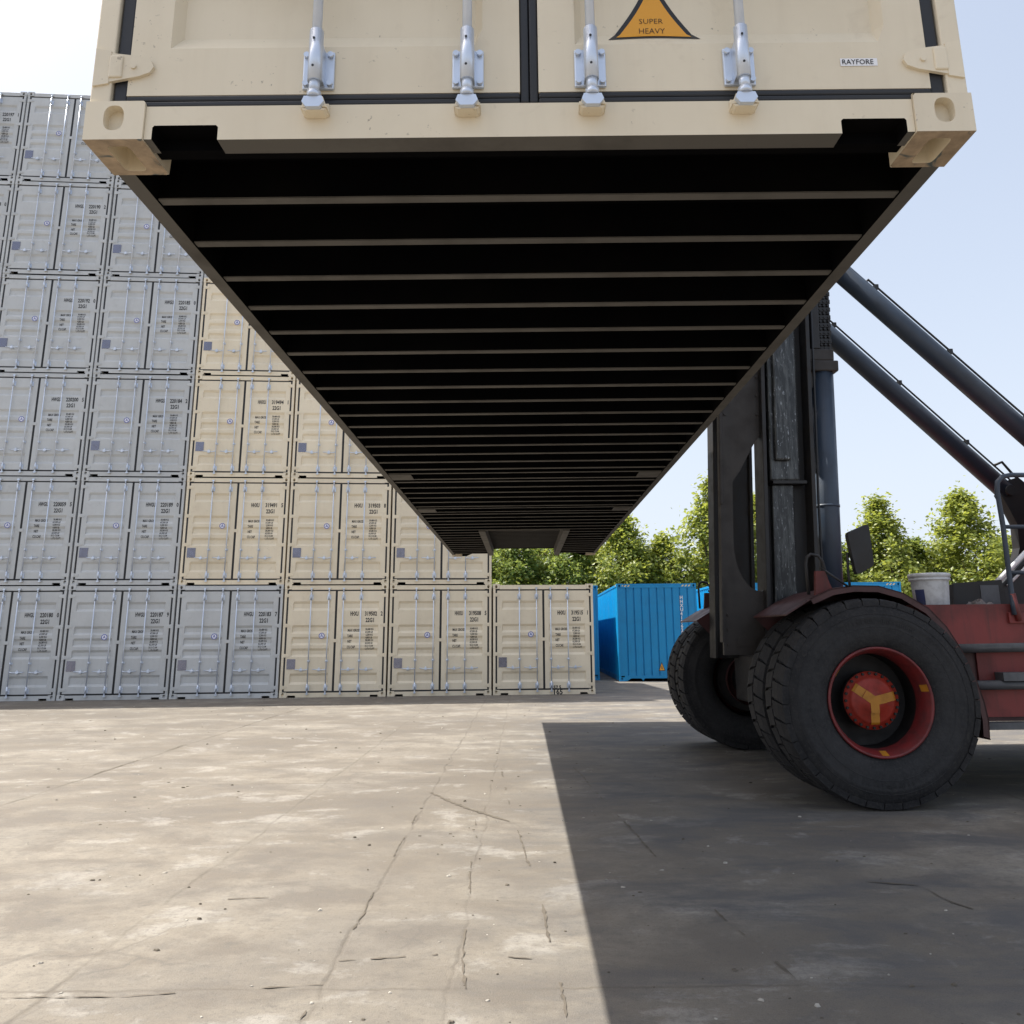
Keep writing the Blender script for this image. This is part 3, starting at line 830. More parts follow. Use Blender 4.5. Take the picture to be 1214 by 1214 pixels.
# ------------------------------------------------------------------ the container handler (heavy lift truck)
FO = (2.83, 9.05, 0)
fl = empty('container_handler', FO, rad(2.2))
tag(fl, 'grimy dark red heavy lift truck with twin front tyres holding up the tan container', 'lift truck')
R_T, WT = .828, .46
def make_wheel(v, outer):
    """v: middle of the tyre along the axle; outer: -1 faces the camera, +1 faces away, hub shown on the outer wheel"""
    c = (0, v, R_T); o_ = outer     # axle line
    rim = MB()
    pr = [(.438, -.19), (.438, -.208), (.423, -.212), (.416, -.20), (.402, -.17), (.386, -.13), (.38, -.02), (.375, .21)]
    rim.lathe([(r, y*(-o_)) for r, y in pr], c, 48, mats=[0, 0, 0, 0, 0, 0, 1])
    rim.lathe([(.376, .16*(-o_)), (.22, .17*(-o_)), (.0005, .17*(-o_))], c, 48, mi=1)
    rim.lathe([(.432, .20), (.437, .19), (.41, .15), (.385, -.10)], c, 48, mi=0)
    rm = rim.build('wheel', [M['rim_red'], M['rim_dark']], fl)
    # yellow paint marks on the rim edge
    for a in (145, 15, 270):
        mk = MB(); a0 = rad(a-4); a1 = rad(a+4)
        for k in range(4):
            b0 = a0+(a1-a0)*k/4; b1 = a0+(a1-a0)*(k+1)/4
            yy0 = v + .2085*o_; yy1 = v + .1525*o_
            P = lambda r, b, y: (r*math.cos(b), y, R_T + r*math.sin(b))
            mk.quad([P(.4145, b0, v+.2015*o_), P(.4145, b1, v+.2015*o_), P(.3845, b1, v+.131*o_), P(.3845, b0, v+.131*o_)])
        mk.build('paint_mark', M['hub_yellow'], rm, fix=False)
    # tyre
    t = MB(); h = WT/2
    prof = [(.439, -.19), (.47, -.215), (.56, -.232), (.62, -.236), (.66, -.233), (.672, -.238), (.685, -.235), (.73, -.226), (.775, -.212), (.80, -.19), (.808, -.15), (.81, 0), (.808, .15), (.80, .19), (.775, .212), (.73, .226), (.66, .233), (.56, .232), (.47, .215), (.439, .19)]
    t.lathe(prof, c, 72)
    n = 34
    for side in (-1, 1):      # shoulder blocks with notched edges
        for k in range(n):
            a0 = 2*math.pi*(k + (.5 if side > 0 else 0))/n; wa = 2*math.pi/n*.86
            ys = [side*.012, side*.13, side*.213, side*.219]
            rs_out = [.836, .835, .818, .775]
            sh = [-.10*wa, 0, .18*wa, .2*wa]
            lo, hi = [], []
            for j in range(4):
                for lst, rr in ((hi, rs_out[j]), (lo, rs_out[j]-.035 if j < 3 else .77)):
                    for e in (0, 1):
                        aa = a0 + e*wa + sh[j] + (.06*wa*(1 if e else -1) if j >= 2 else 0) - (.03*wa if e else 0)
                        lst.append(t.bm.verts.new((c[0]+rr*math.cos(aa), c[1]+ys[j], c[2]+rr*math.sin(aa))))
            for j in range(3):
                t.bm.faces.new((hi[2*j], hi[2*j+1], hi[2*j+3], hi[2*j+2]))
                t.bm.faces.new((hi[2*j], hi[2*j+2], lo[2*j+2], lo[2*j]))
                t.bm.faces.new((hi[2*j+1], lo[2*j+1], lo[2*j+3], hi[2*j+3]))
            t.bm.faces.new((hi[0], lo[0], lo[1], hi[1]))
            t.bm.faces.new((hi[6], hi[7], lo[7], lo[6]))
    # raised sidewall rings and moulded marks
    for rr in (.60, .705):
        t.lathe([(rr-.005, o_*.2335 if rr < .65 else o_*.231), (rr, o_*.2385 if rr < .65 else o_*.236), (rr+.005, o_*.2335 if rr < .65 else o_*.229)], c, 72)
    for k in range(60):
        a = rad(60+k*1.6) if k < 30 else rad(240+(k-30)*1.6)
        if random.random() < .25: continue
        r0, r1 = .625, .655
        da = rad(.45)
        t.quad([(c[0]+q[0]*math.cos(a+q[1]), c[1]+o_*.2395, c[2]+q[0]*math.sin(a+q[1])) for q in ((r0, -da), (r0, da), (r1, da), (r1, -da))])
    tt = t.build('tyre', M['tyre'], rm)
    for vtx in tt.data.vertices:     # flat where it carries the load
        if vtx.co.z < .012: vtx.co.z = .004 + .2*max(0, vtx.co.z)
    hb = MB()
    ho = v + o_*.02
    hb.lathe([(.235, -o_*.06), (.235, o_*.0), (.205, o_*.004), (.19, o_*.03), (.17, o_*.045), (.10, o_*.05), (.095, o_*.06), (.0005, o_*.062)], (0, ho, R_T), 48, mats=[1, 0, 0, 0, 0, 0, 0])
    for k in range(24):
        a = 2*math.pi*k/24
        p = (.219*math.cos(a), ho, R_T+.219*math.sin(a))
        hb.tube([(p[0], ho, p[2]), (p[0], ho+o_*.018, p[2])], .012, 6, mi=1)
    hub = hb.build('hub', [M['hub_red'], M['rim_dark']], rm)
    y_ = MB()
    for a in (144, 12, 270):
        ca, sa = math.cos(rad(a)), math.sin(rad(a)); w = .036
        for (r0, d0, r1, d1) in ((0, .066, .098, .064), (.098, .054, .172, .048), (.172, .047, .19, .034)):
            y_.quad([(r0*ca-w*sa, ho+o_*d0, R_T+r0*sa+w*ca), (r0*ca+w*sa, ho+o_*d0, R_T+r0*sa-w*ca), (r1*ca+w*sa, ho+o_*d1, R_T+r1*sa-w*ca), (r1*ca-w*sa, ho+o_*d1, R_T+r1*sa+w*ca)])
    y_.build('hub_mark', M['hub_yellow'], hub, fix=False)
for v, o_ in ((-1.89, -1), (-1.39, -1), (1.62, 1), (2.12, 1)): make_wheel(v, o_)
for v, o_ in ((-1.5, -1), (1.5, 1)):      # steering wheels, outside the frame
    t = MB(); t.lathe([(.40, -.19), (.50, -.22), (.62, -.23), (.70, -.2), (.72, 0), (.70, .2), (.62, .23), (.5, .22), (.40, .19), (.36, 0), (.1, .02*o_), (.001, .02*o_)], (5.6, v, .72), 40); t.build('rear_wheel', M['tyre'], fl)

ax = MB(); ax.tube([(0, -1.85, R_T), (0, 1.85, R_T)], .2, 20); ax.box(-.28, .28, -1.05, 1.05, .62, 1.15, bev=.03)
ax.build('axle', M['mach_dark'], fl)
for s in (-1, 1):
    axr = MB(); axr.lathe([(.30, s*1.30), (.30, s*1.38), (.22, s*1.385)], (0, 0, R_T), 32)
    axr.build('brake_drum', M['fender'], fl)

# fenders: swept strip over the twin tyres
def fender(v0, v1):
    f = MB()
    path = [(-.69, 1.535), (-.58, 1.60), (-.47, 1.665), (-.28, 1.745), (-.09, 1.775), (.13, 1.77), (.34, 1.71), (.55, 1.58), (.69, 1.42), (.80, 1.22), (.88, 1.02), (.93, .82), (.95, .66), (.94, .52)]
    n = len(path)
    T = .012
    outer, inner = [], []
    for i, (u, z) in enumerate(path):
        a = path[max(0, i-1)]; b = path[min(n-1, i+1)]
        d = Vector((b[0]-a[0], b[1]-a[1])).normalized(); nn = Vector((-d.y, d.x))
        outer.append((u, z)); inner.append((u-nn.x*T, z-nn.y*T))
    for rows in (outer, inner):
        vs = [[f.bm.verts.new((u, v, z)) for (u, z) in rows] for v in (v0, v1)]
        for i in range(n-1):
            q = f.bm.faces.new((vs[0][i], vs[0][i+1], vs[1][i+1], vs[1][i])); q.smooth = True
    for v in (v0, v1):       # rolled lip
        for i in range(n-1):
            a, b = outer[i], outer[i+1]; ai, bi = inner[i], inner[i+1]
            f.quad([(a[0], v, a[1]), (b[0], v, b[1]), (bi[0], v, bi[1]), (ai[0], v, ai[1])])
        s = -1 if v == v0 else 1
        lip = [(u*.985 + .0, z-.045 if i < 7 else z-.03) for i, (u, z) in enumerate(outer)]
        for i in range(2, n-1):
            a, b = outer[i], outer[i+1]
            cx, cz = 0, R_T
            def inn(p):
                d = Vector((p[0]-cx, p[1]-cz)); l = d.length; d *= (l-.055)/l; return (cx+d.x, cz+d.y)
            a2, b2 = inn(a), inn(b)
            f.quad([(a[0], v, a[1]), (b[0], v, b[1]), (b2[0], v, b2[1]), (a2[0], v, a2[1])])
    vi = v1 if v0 < 0 else v0         # inner splash wall
    for i in range(n-1):
        a, b = path[i], path[i+1]
        def inw(p, k=.55):
            return (p[0]*k, R_T+(p[1]-R_T)*k)
        a2, b2 = inw(a), inw(b)
        f.quad([(a[0], vi, a[1]), (b[0], vi, b[1]), (b2[0], vi, b2[1]), (a2[0], vi, a2[1])])
    for u, z in (path[0], path[-1]): f.quad([(u, v0, z), (u, v1, z), (u+.004, v1, z-.012), (u+.004, v0, z-.012)])
    return f.build('fender', M['fender'], fl)
fender(-1.97, -1.10); fender(1.10, 1.97)

def mirror(sv):
    v = sv
    m = MB()
    q4 = [(-.075, 1.855), (.085, 1.935), (.068, 2.295), (-.125, 2.215)]; pts = []
    for k in range(4):
        p0, p1, p2 = (Vector(q4[(k+e) % 4]) for e in (-1, 0, 1))
        a = p1+(p0-p1).normalized()*.035; b = p1+(p2-p1).normalized()*.035
        for t in (0, .25, .5, .75, 1): pts.append(tuple(a*(1-t)**2 + p1*2*t*(1-t) + b*t*t))
    m.prism(pts, 'y', v-.035, v+.025)
    hs = m.build('mirror', M['mach_dark'], fl)
    a = MB(); a.tube([(-.11, v+.03, 2.05), (-.125, v+.02, 1.9), (-.13, v, 1.76)], .012, 8)
    a.tube([(-.33, v+.1, 1.93), (-.14, v+.02, 1.765)], .010, 8)
    a.build('mirror_arm', M['mach_dark'], fl)
    g = MB(); lp = [(-.45, 1.70), (-.455, 1.96), (-.44, 2.02), (-.405, 2.045), (-.34, 2.03), (-.305, 1.98), (-.29, 1.9), (-.275, 1.73)]
    g.tube([(u, v+.1, z) for u, z in lp], .014, 8)
    g.build('lamp_guard', M['mach_dark'], fl)
    p = MB(); p.prism([(-.40, 1.69), (-.24, 1.73), (-.27, 1.80), (-.30, 1.90), (-.38, 1.90), (-.39, 1.78)], 'y', v+.08, v+.12)
    p.build('lamp_bracket', M['fender_red'] if sv > 0 else M['mach_red'], fl)
mirror(-2.0); mirror(1.75)

# mast -------------------------------------------------------------------
LEAN, ZL = .045, 1.8
def mk(): return MB(LEAN, ZL)
def slot_plate(mb, v0, v1, n=40):
    # tall plate with a long pointed slot
    u0, u1, z0, z1 = -.925, -.47, 1.18, 6.4
    cu, cz = -.655, 2.575; l, r = -.815, -.495
    hole = [(r, 2.575+.07*k) for k in range(0, 11)]
    for k in range(1, 11): t = k/10*math.pi/2; hole.append((l+(r-l)*math.cos(t)**.8, 3.275 + .12*math.sin(t*2)*(1 if k < 6 else 1) - .42*(1-math.cos(t))))
    hole += [(l, 2.855-.1*k) for k in range(1, 7)]
    for k in range(1, 9): t = k/8*math.pi/2; hole.append((l+(r-.05-l)*(1-math.cos(t)), 2.255-.48*math.sin(t)))
    hole += [(r-.02, 1.80), (r, 1.86)] + [(r, 1.86+.1*k) for k in range(1, 7)]
    n = len(hole)
    rect = []
    for k in range(n):
        a = math.atan2(hole[k][1]-cz, hole[k][0]-cu); ca, sa = math.cos(a), math.sin(a)
        # border of a box round the slot
        bu0, bu1, bz0, bz1 = u0, u1, 1.6, 3.6
        tx = ((bu1-cu) if ca > 0 else (cu-bu0))/abs(ca) if abs(ca) > 1e-6 else 1e9
        tz = ((bz1-cz) if sa > 0 else (cz-bz0))/abs(sa) if abs(sa) > 1e-6 else 1e9
        t = min(tx, tz); rect.append((cu+ca*t, cz+sa*t))
    for X, Z in ((u0, 1.6), (u1, 1.6), (u1, 3.6), (u0, 3.6)):
        i = min(range(n), key=lambda i: (rect[i][0]-X)**2+(rect[i][1]-Z)**2); rect[i] = (X, Z)
    for v in (v0, v1):
        A = [mb.bm.verts.new((u, v, z)) for u, z in rect]; B = [mb.bm.verts.new((u, v, z)) for u, z in hole]
        for k in range(n): mb.bm.faces.new((A[k], A[(k+1) % n], B[(k+1) % n], B[k]))
        mb.quad([(u0, v, z0), (u1, v, z0), (u1, v, 1.6), (u0, v, 1.6)]); mb.quad([(u0, v, 3.6), (u1, v, 3.6), (u1, v, z1), (u0, v, z1)])
    for k in range(n):
        a, b = hole[k], hole[(k+1) % n]; mb.quad([(a[0], v0, a[1]), (b[0], v0, b[1]), (b[0], v1, b[1]), (a[0], v1, a[1])])
    for (a, b) in (((u0, z0), (u0, z1)), ((u1, z0), (u1, z1)), ((u0, z0), (u1, z0))):
        mb.quad([(a[0], v0, a[1]), (b[0], v0, b[1]), (b[0], v1, b[1]), (a[0], v1, a[1])])
for s in (-1, 1):
    if s < 0:
        p = mk(); slot_plate(p, -.97, -.93); p.box(-.945, -.9255, -1.0, -.90, 1.3, 6.4)
        p.box(-.955, -.925, -1.01, -.93, 2.62, 3.7, bev=.01)
        p.build('slotted_mast_plate', M['mach_brown'], fl)
    o = mk(); va, vb = (-1.06, -.78) if s < 0 else (.80, 1.06)
    ur = -.01 if s < 0 else -.045
    o.box(-.53, -.49, va, vb, 1.1, 6.6, bev=.006); o.box(ur-.04, ur, va, vb, 1.1, 6.6, bev=.006)
    vw = -.86 if s < 0 else .86
    o.box(-.4895, ur-.0405, vw-.02, vw+.02, 1.1, 6.6)
    o.box(-.42, -.08, vw-.16 if s < 0 else vw-.01, vw-.0205 if s < 0 else vw+.16, 2.83, 2.86)
    o.build('mast_upright', M['mach_dark'], fl)
    r = mk()
    if s < 0:
        r.box(-.41, -.19, -.95, -.8805, 1.15, 2.829, bev=.012)
        r.box(-.445, -.14, -1.0, -.8805, 2.861, 6.5, bev=.02)
        r.box(-.40, -.235, -1.045, -1.0005, 3.06, 6.5, bev=.02)
    else: r.box(-.43, -.14, .90, 1.0, 1.2, 6.5, bev=.012)
    r.build('mast_rail', M['mast_rail'] if s < 0 else M['mach_dark'], fl)
    c = mk(); vv = -.65 if s < 0 else .65
    c.tube([(.255, vv, 1.0), (.255, vv, 4.10)], .13, 24)
    c.tube([(.255, vv, 2.64), (.255, vv, 2.665)], .135, 24)
    c.build('lift_cylinder', M['beam'], fl)
    c = mk(); c.box(.03, .40, vv-.14, vv+.14, 4.08, 4.20, bev=.015); c.box(.02, .37, vv-.11, vv+.11, 4.2005, 4.34, bev=.02)
    c.prism([(.03, 4.0), (.03, 3.84), (.10, 3.86), (.16, 4.0), (.16, 4.0795), (.03, 4.0795)], 'y', vv-.1, vv+.1)
    c.build('cylinder_collar', M['mach_brown'], fl)
    c = mk(); c.box(.13, .23, vv-.09, vv+.09, 4.345, 6.4, bev=.01); c.box(.0, .08, vv-.09, vv+.09, 4.345, 6.4)
    c.build('piston_guard', M['mach_dark'], fl)
    ch = mk()
    for k in range(46):
        z = 4.36 + k*.045
        for q in range(3):
            uu = .26 + q*.045
            ch.tube([(uu, vv-.055, z), (uu, vv+.05, z)], .014, 6)
        ch.box(.245, .375, vv-.045+.02*(k % 2), vv-.035+.02*(k % 2), z-.024, z+.0235)
    ch.box(.245, .375, vv-.01, vv+.04, 4.345, 6.42)
    ch.build('lift_chain', M['mach_dark'], fl)
    # tilt cylinders: straight line u + z = 6.03
    b = MB(); tv = s*.57
    b.tube([(.0, tv, 6.03), (3.02, tv, 3.01)], .11, 24)
    b.build('tilt_cylinder', M['beam'], fl)
    b = MB(); off = .155*.7071
    pts = [(.92, 5.11), (2.98, 3.05)]
    b.tube([(pts[0][0]+.07, tv, pts[0][1]+.07)] + [(u+off, tv, z+off) for u, z in pts] + [(pts[1][0]+.07, tv, pts[1][1]+.07)], .014, 8)
    for u in (1.0, 1.75, 2.5): b.box(u+.085, u+.125, tv-.03, tv+.03, 6.03-u+.07, 6.03-u+.125)
    b.tube([(2.9, tv-.02, 3.34), (3.0, tv-.02, 3.38), (3.12, tv-.02, 3.22), (3.45, tv-.02, 2.92)], .016, 8)
    b.build('hydraulic_pipe', M['mach_dark'], fl)
    b = MB()
    b.prism([(2.90, 2.98), (3.0, 3.14), (3.12, 3.18), (3.5, 2.85), (3.75, 2.3), (3.8, 1.6), (2.72, 1.6), (2.86, 1.95), (2.97, 2.14), (3.04, 2.34), (3.05, 2.62), (2.98, 2.8)], 'y', tv-.07, tv+.07)
    b.tube([(3.0, tv-.12, 3.02), (3.0, tv+.12, 3.02)], .06, 16)
    b.build('tilt_bracket', M['mach_dark'], fl)
x = mk()
for k, u in enumerate((.035, .075, .112)):
    hz2 = mk(); hz2.tube([(u, -.79-.01*k, 1.3), (u+.004, -.80-.01*k, 2.0), (u-.005, -.80-.01*k, 2.7), (u+.004, -.79-.01*k, 3.4), (u, -.80-.01*k, 4.0), (u, -.80-.01*k, 6.2)], .013, 8)
    hz2.build('hydraulic_hose', M['rubber'], fl)
bl2 = mk()
for z in (1.28, 1.42, 1.56, 3.55, 3.75, 3.95):
    for u in (-.88, -.55): bl2.tube([(u, -.969, z), (u, -.984, z)], .016, 6)
bl2.box(-.80, -.62, -.978, -.9705, 1.26, 1.34)
bl2.build('bolt', M['mach_brown'], fl)
x = mk()
for z in (1.25, 3.9, 5.0, 6.3): x.box(-.40, -.17, -.8395, .8395, z, z+.16)
x.build('mast_crossbeam', M['mach_dark'], fl)
# carriage and lifting frame above the container
zt = ZB + 2.896
c = MB(); c.box(-.95, -.75, -1.6, 1.2, zt+.25, zt+1.3, bev=.02); c.box(-1.35, -.95, -1.3, .9, zt+.55, zt+1.0, bev=.02)
c.build('carriage', M['mach_dark'], fl)
c = MB(); c.box(-3.0, -1.35, -1.35, -.9, zt+.4, zt+.75); c.box(-3.0, -1.35, .1, .5, zt+.4, zt+.75); c.box(-3.05, -2.5, -3.0, 2.0, zt+.12, zt+.5, bev=.02)
for q in (-3.0, 2.0): c.box(-3.95, -1.7, q-.15, q+.15, zt+.03, zt+.4)
c.build('lifting_frame', M['mach_dark'], fl)

# chassis -------------------------------------------------------------------
c = MB()
for s in (-1, 1):
    v0, v1 = (-1.86, -1.76) if s < 0 else (1.76, 1.86)
    c.prism([(.42, 1.61), (.42, 1.40), (.72, 1.275), (6.3, 1.325), (6.3, 1.63)], 'y', v0, v1)
c.box(.3, 6.3, -1.759, 1.759, 1.5, 1.56); c.build('chassis_beam', M['mach_red'], fl)
c = MB(); c.box(-.1, 6.3, -.8, .8, .75, 1.495, bev=.03); c.build('chassis', M['mach_dark'], fl)
c = MB(); c.prism([(.76, 1.22), (.78, .633), (3.6, .633), (3.6, 1.24)], 'y', -1.74, -1.1); c.build('tank', M['fender'], fl)
c = MB(); c.prism([(.76, 1.22), (.78, .633), (3.6, .633), (3.6, 1.24)], 'y', 1.1, 1.74); c.build('tank', M['fender'], fl)
c = MB(); c.prism([(1.03, 1.215), (1.03, .67), (1.6, .67), (1.6, 1.22)], 'y', -1.765, -1.7405); c.build('tank_panel', M['mach_red'], fl)
c = MB(); c.tube([(.70, -1.83, 1.245), (3.6, -1.83, 1.275)], .045, 14); c.tube([(.84, -1.83, .935), (3.6, -1.83, .95)], .04, 14)
c.box(1.17, 1.95, -1.89, -1.75, .972, 1.04); c.box(.86, 3.6, -1.86, -1.742, .575, .632)
c.build('step', M['mach_grey'], fl)
c = MB(); c.prism([(1.76, 1.62), (1.97, 1.84), (2.25, 2.10), (2.7, 2.45), (5.6, 2.45), (5.6, 1.62)], 'y', -.75, -.55); c.box(3.2, 5.6, -.549, .55, 1.57, 2.3); c.build('engine_hood', M['mach_dark'], fl)
c = MB()
c.tube([(1.84, -.78, 1.80), (2.6, -.78, 2.47)], .025, 8); c.tube([(2.02, -.78, 1.83), (2.6, -.78, 2.34)], .014, 8)
c.build('hood_rail', M['white'], fl)
c = MB(); c.box(3.6, 5.0, -1.3, .4, 2.36, 3.6, bev=.05); c.box(3.5, 5.1, -1.38, .48, 3.6, 3.68, bev=.02); cab = c.build('cab', M['mach_red'], fl)
c = MB(); c.box(3.8, 4.85, -1.31, -1.301, 2.6, 3.45); c.box(3.589, 3.598, -1.15, .25, 2.6, 3.45); c.build('window', M['glass'], cab)
c = MB(); c.box(5.61, 6.9, -1.5, 1.5, .7, 2.2, bev=.12); c.build('counterweight', M['mach_red'], fl)
# ladder handrail
c = MB()
pt = [(1.33, 1.52), (1.33, 1.62), (1.335, 2.3), (1.325, 2.60), (1.34, 2.68), (1.39, 2.73), (1.47, 2.745), (2.0, 2.745), (2.06, 2.70), (2.08, 2.6), (2.08, 1.57)]
c.tube([(u, -1.90, z) for u, z in pt], .022, 10)
for z in (1.88, 2.28): c.tube([(1.335, -1.90, z), (2.08, -1.90, z)], .018, 8)
c.build('handrail', M['beam'], fl)
c = MB(); c.tube([(1.37, -1.89, 1.47), (1.355, -1.90, 1.56), (1.335, -1.90, 1.70)], .027, 10); c.box(1.29, 1.47, -1.886, -1.8605, 1.45, 1.54, bev=.005)
c.build('handrail_foot', M['mach_red'], fl)
# bucket, tool box, rags on the deck: things of their own
def wpos(u, v, z):
    a = rad(2.2); return (FO[0]+u*math.cos(a)-v*math.sin(a), FO[1]+u*math.sin(a)+v*math.cos(a), z)
dk = MB(); 
b = MB(); H_ = .335
b.lathe([], (0, 0, 0)) if False else None
def lathe_z(mb, prof, n=32, mi=0, mats=None):
    rings = [[mb.bm.verts.new((r*math.cos(2*math.pi*k/n), r*math.sin(2*math.pi*k/n), z)) for k in range(n)] for r, z in prof]
    for i, (p, q) in enumerate(zip(rings, rings[1:])):
        for k in range(n):
            f = mb.bm.faces.new((p[k], p[(k+1) % n], q[(k+1) % n], q[k])); f.smooth = True; f.material_index = mats[i] if mats else mi
bk = empty('bucket', wpos(.80, -1.56, 1.562))
tag(bk, 'dirty white plastic paint bucket standing on the red deck of the lift truck', 'bucket')
lathe_z(b, [(.001, 0), (.138, 0), (.142, .01), (.158, .27), (.158, .271), (.175, .272), (.176, .285), (.170, .287), (.171, .30), (.178, .302), (.178, .325), (.172, .333), (.160, .335), (.157, .30), (.001, .29)])
b.build('bucket_body', M['bucket'], bk)
b = MB()
for a0, a1 in ((190, 225), (345, 372)):
    for k in range(6):
        p = rad(a0+(a1-a0)*k/6); q = rad(a0+(a1-a0)*(k+1)/6)
        b.quad([(r*math.cos(t), r*math.sin(t), z) for t, r, z in ((p, .1465, .05), (q, .1465, .05), (q, .1565, .19), (p, .1565, .19))])
b.build('printed_label', M['bucket_blue'], bk, fix=False)
tb = empty('tool_tray', wpos(1.34, -1.36, 1.562)); tag(tb, 'open dark metal tray behind the paint bucket on the deck', 'tray')
b = MB(); b.prism([(-.24, 0), (.28, 0), (.24, .29), (-.21, .26)], 'y', -.02, .02); b.prism([(-.24, 0), (.28, 0), (.24, .27), (-.21, .25)], 'y', .38, .42)
b.prism([(-.24, 0), (-.21, .25), (-.19, .25), (-.22, 0)], 'y', .0205, .3795); b.prism([(.28, 0), (.24, .27), (.22, .27), (.26, 0)], 'y', .0205, .3795)
b.box(-.219, .259, .0205, .3795, .001, .02)
b.build('tray_body', M['mach_dark'], tb)
b = MB(); b.box(.03, .20, -.026, -.0205, .06, .24); b.build('tray_plate', M['mach_grey'], tb)
def rag(loc, w, label, seed):
    rnd = random.Random(seed); r = MB(); n = 14; V = {}
    for i in range(n+1):
        for j in range(9):
            x, y = (i/n-.5)*w, (j/8-.5)*.22
            e = max(0, 1-(2*i/n-1)**2)*max(0, 1-(2*j/8-1)**2)
            V[i, j] = r.bm.verts.new((x+rnd.uniform(-.01, .01), y+rnd.uniform(-.01, .01), .004 + e*(.055+rnd.uniform(-.03, .045))))
    for i in range(n):
        for j in range(8): r.bm.faces.new((V[i, j], V[i+1, j], V[i+1, j+1], V[i, j+1]))
    o = r.build('rag', M['rag'], None); o.location = loc; tag(o, label, 'rag', 'rags on the lift truck deck')
rag(wpos(1.20, -1.62, 1.575), .36, 'crumpled grey rag in front of the dark tray on the deck', 3)
rag(wpos(.56, -1.62, 1.575), .30, 'crumpled oily rag left of the paint bucket on the deck', 5)

# ------------------------------------------------------------------ trees
def tree_mesh(seed, h, w, leaves, leafm):
    rnd = random.Random(seed); root = empty('broadleaf_tree', (0, 0, 0))
    tr = MB()
    def limb(p, d, l, r, lev):
        pts = [p]; rr = [r]; q = p.copy()
        for k in range(4):
            d = (d + Vector((rnd.uniform(-.15, .15), rnd.uniform(-.15, .15), .06))).normalized(); q = q + d*l/4; pts.append(q.copy()); rr.append(r*(1-.2*(k+1)))
        tr.tube(pts, rr, 7 if lev < 2 else 5)
        return pts
    base = limb(Vector((0, 0, 0)), Vector((0, 0, 1)), h*.85, .13, 0)
    cl = []
    def env(t):    # crown half width by height, conical with a full waist
        return w*.5*(min(1, (t/.22)**.6))*(1-max(0, (t-.3)/.7)**1.25)*1.0
    z0 = h*.12
    for k in range(26):
        t = rnd.uniform(.05, .9); z = z0+(h-z0)*t; a = rnd.uniform(0, 6.28)
        p = base[min(4, int(z/(h*.85)*4))].copy(); p.z = min(z, h*.84)*.9
        d = Vector((math.cos(a), math.sin(a), .55)).normalized()
        limb(p, d, env(t)*1.0, .03, 2)
    tr.build('trunk', M['bark'], root)
    cr = MB(); per = 42
    ncl = leaves//per
    for k in range(ncl):
        t = 1-rnd.random()**.62 if rnd.random() < .5 else rnd.random()
        t = min(.985, max(.0, t)); z = z0+(h-z0)*t; a = rnd.uniform(0, 6.283)
        lump = 1 + .22*math.sin(3*a+seed) + .18*math.sin(5*a+t*9+seed*2)
        rad_ = env(t)*lump*math.sqrt(rnd.uniform(.12, 1.0))
        c = Vector((rad_*math.cos(a), rad_*math.sin(a), z)); s_ = rnd.uniform(.16, .34)
        for j in range(per):
            o = Vector((rnd.gauss(0, s_), rnd.gauss(0, s_), rnd.gauss(0, s_*.8)))
            p = c+o; L_ = rnd.uniform(.13, .25); wd = L_*rnd.uniform(.55, .8)
            out = Vector((p.x, p.y, (p.z-h*.35)*.5)).normalized() if p.length > .1 else Vector((0, 0, 1))
            nrm = (out*.55 + Vector((rnd.gauss(0, .6), rnd.gauss(0, .6), .45+rnd.gauss(0, .5)))).normalized()
            ta = nrm.cross(Vector((rnd.gauss(0, 1), rnd.gauss(0, 1), rnd.gauss(0, 1)))).normalized(); tb_ = nrm.cross(ta)
            cr.bm.faces.new([cr.bm.verts.new(q) for q in (p-ta*L_*.5, p+tb_*wd*.5+ta*.02*L_, p+ta*L_*.55-nrm*.03, p-tb_*wd*.5+ta*.02*L_)])
    cr.build('crown', leafm, root, fix=False)
    return root
LEAF = 1
kinds = [tree_mesh(3, 8.6, 4.9, 15000, M['leaf_a']), tree_mesh(8, 8.0, 5.6, 16000, M['leaf_a']), tree_mesh(14, 7.4, 5.2, 15000, M['leaf_b'])]
kh = [8.6, 8.0, 7.4]
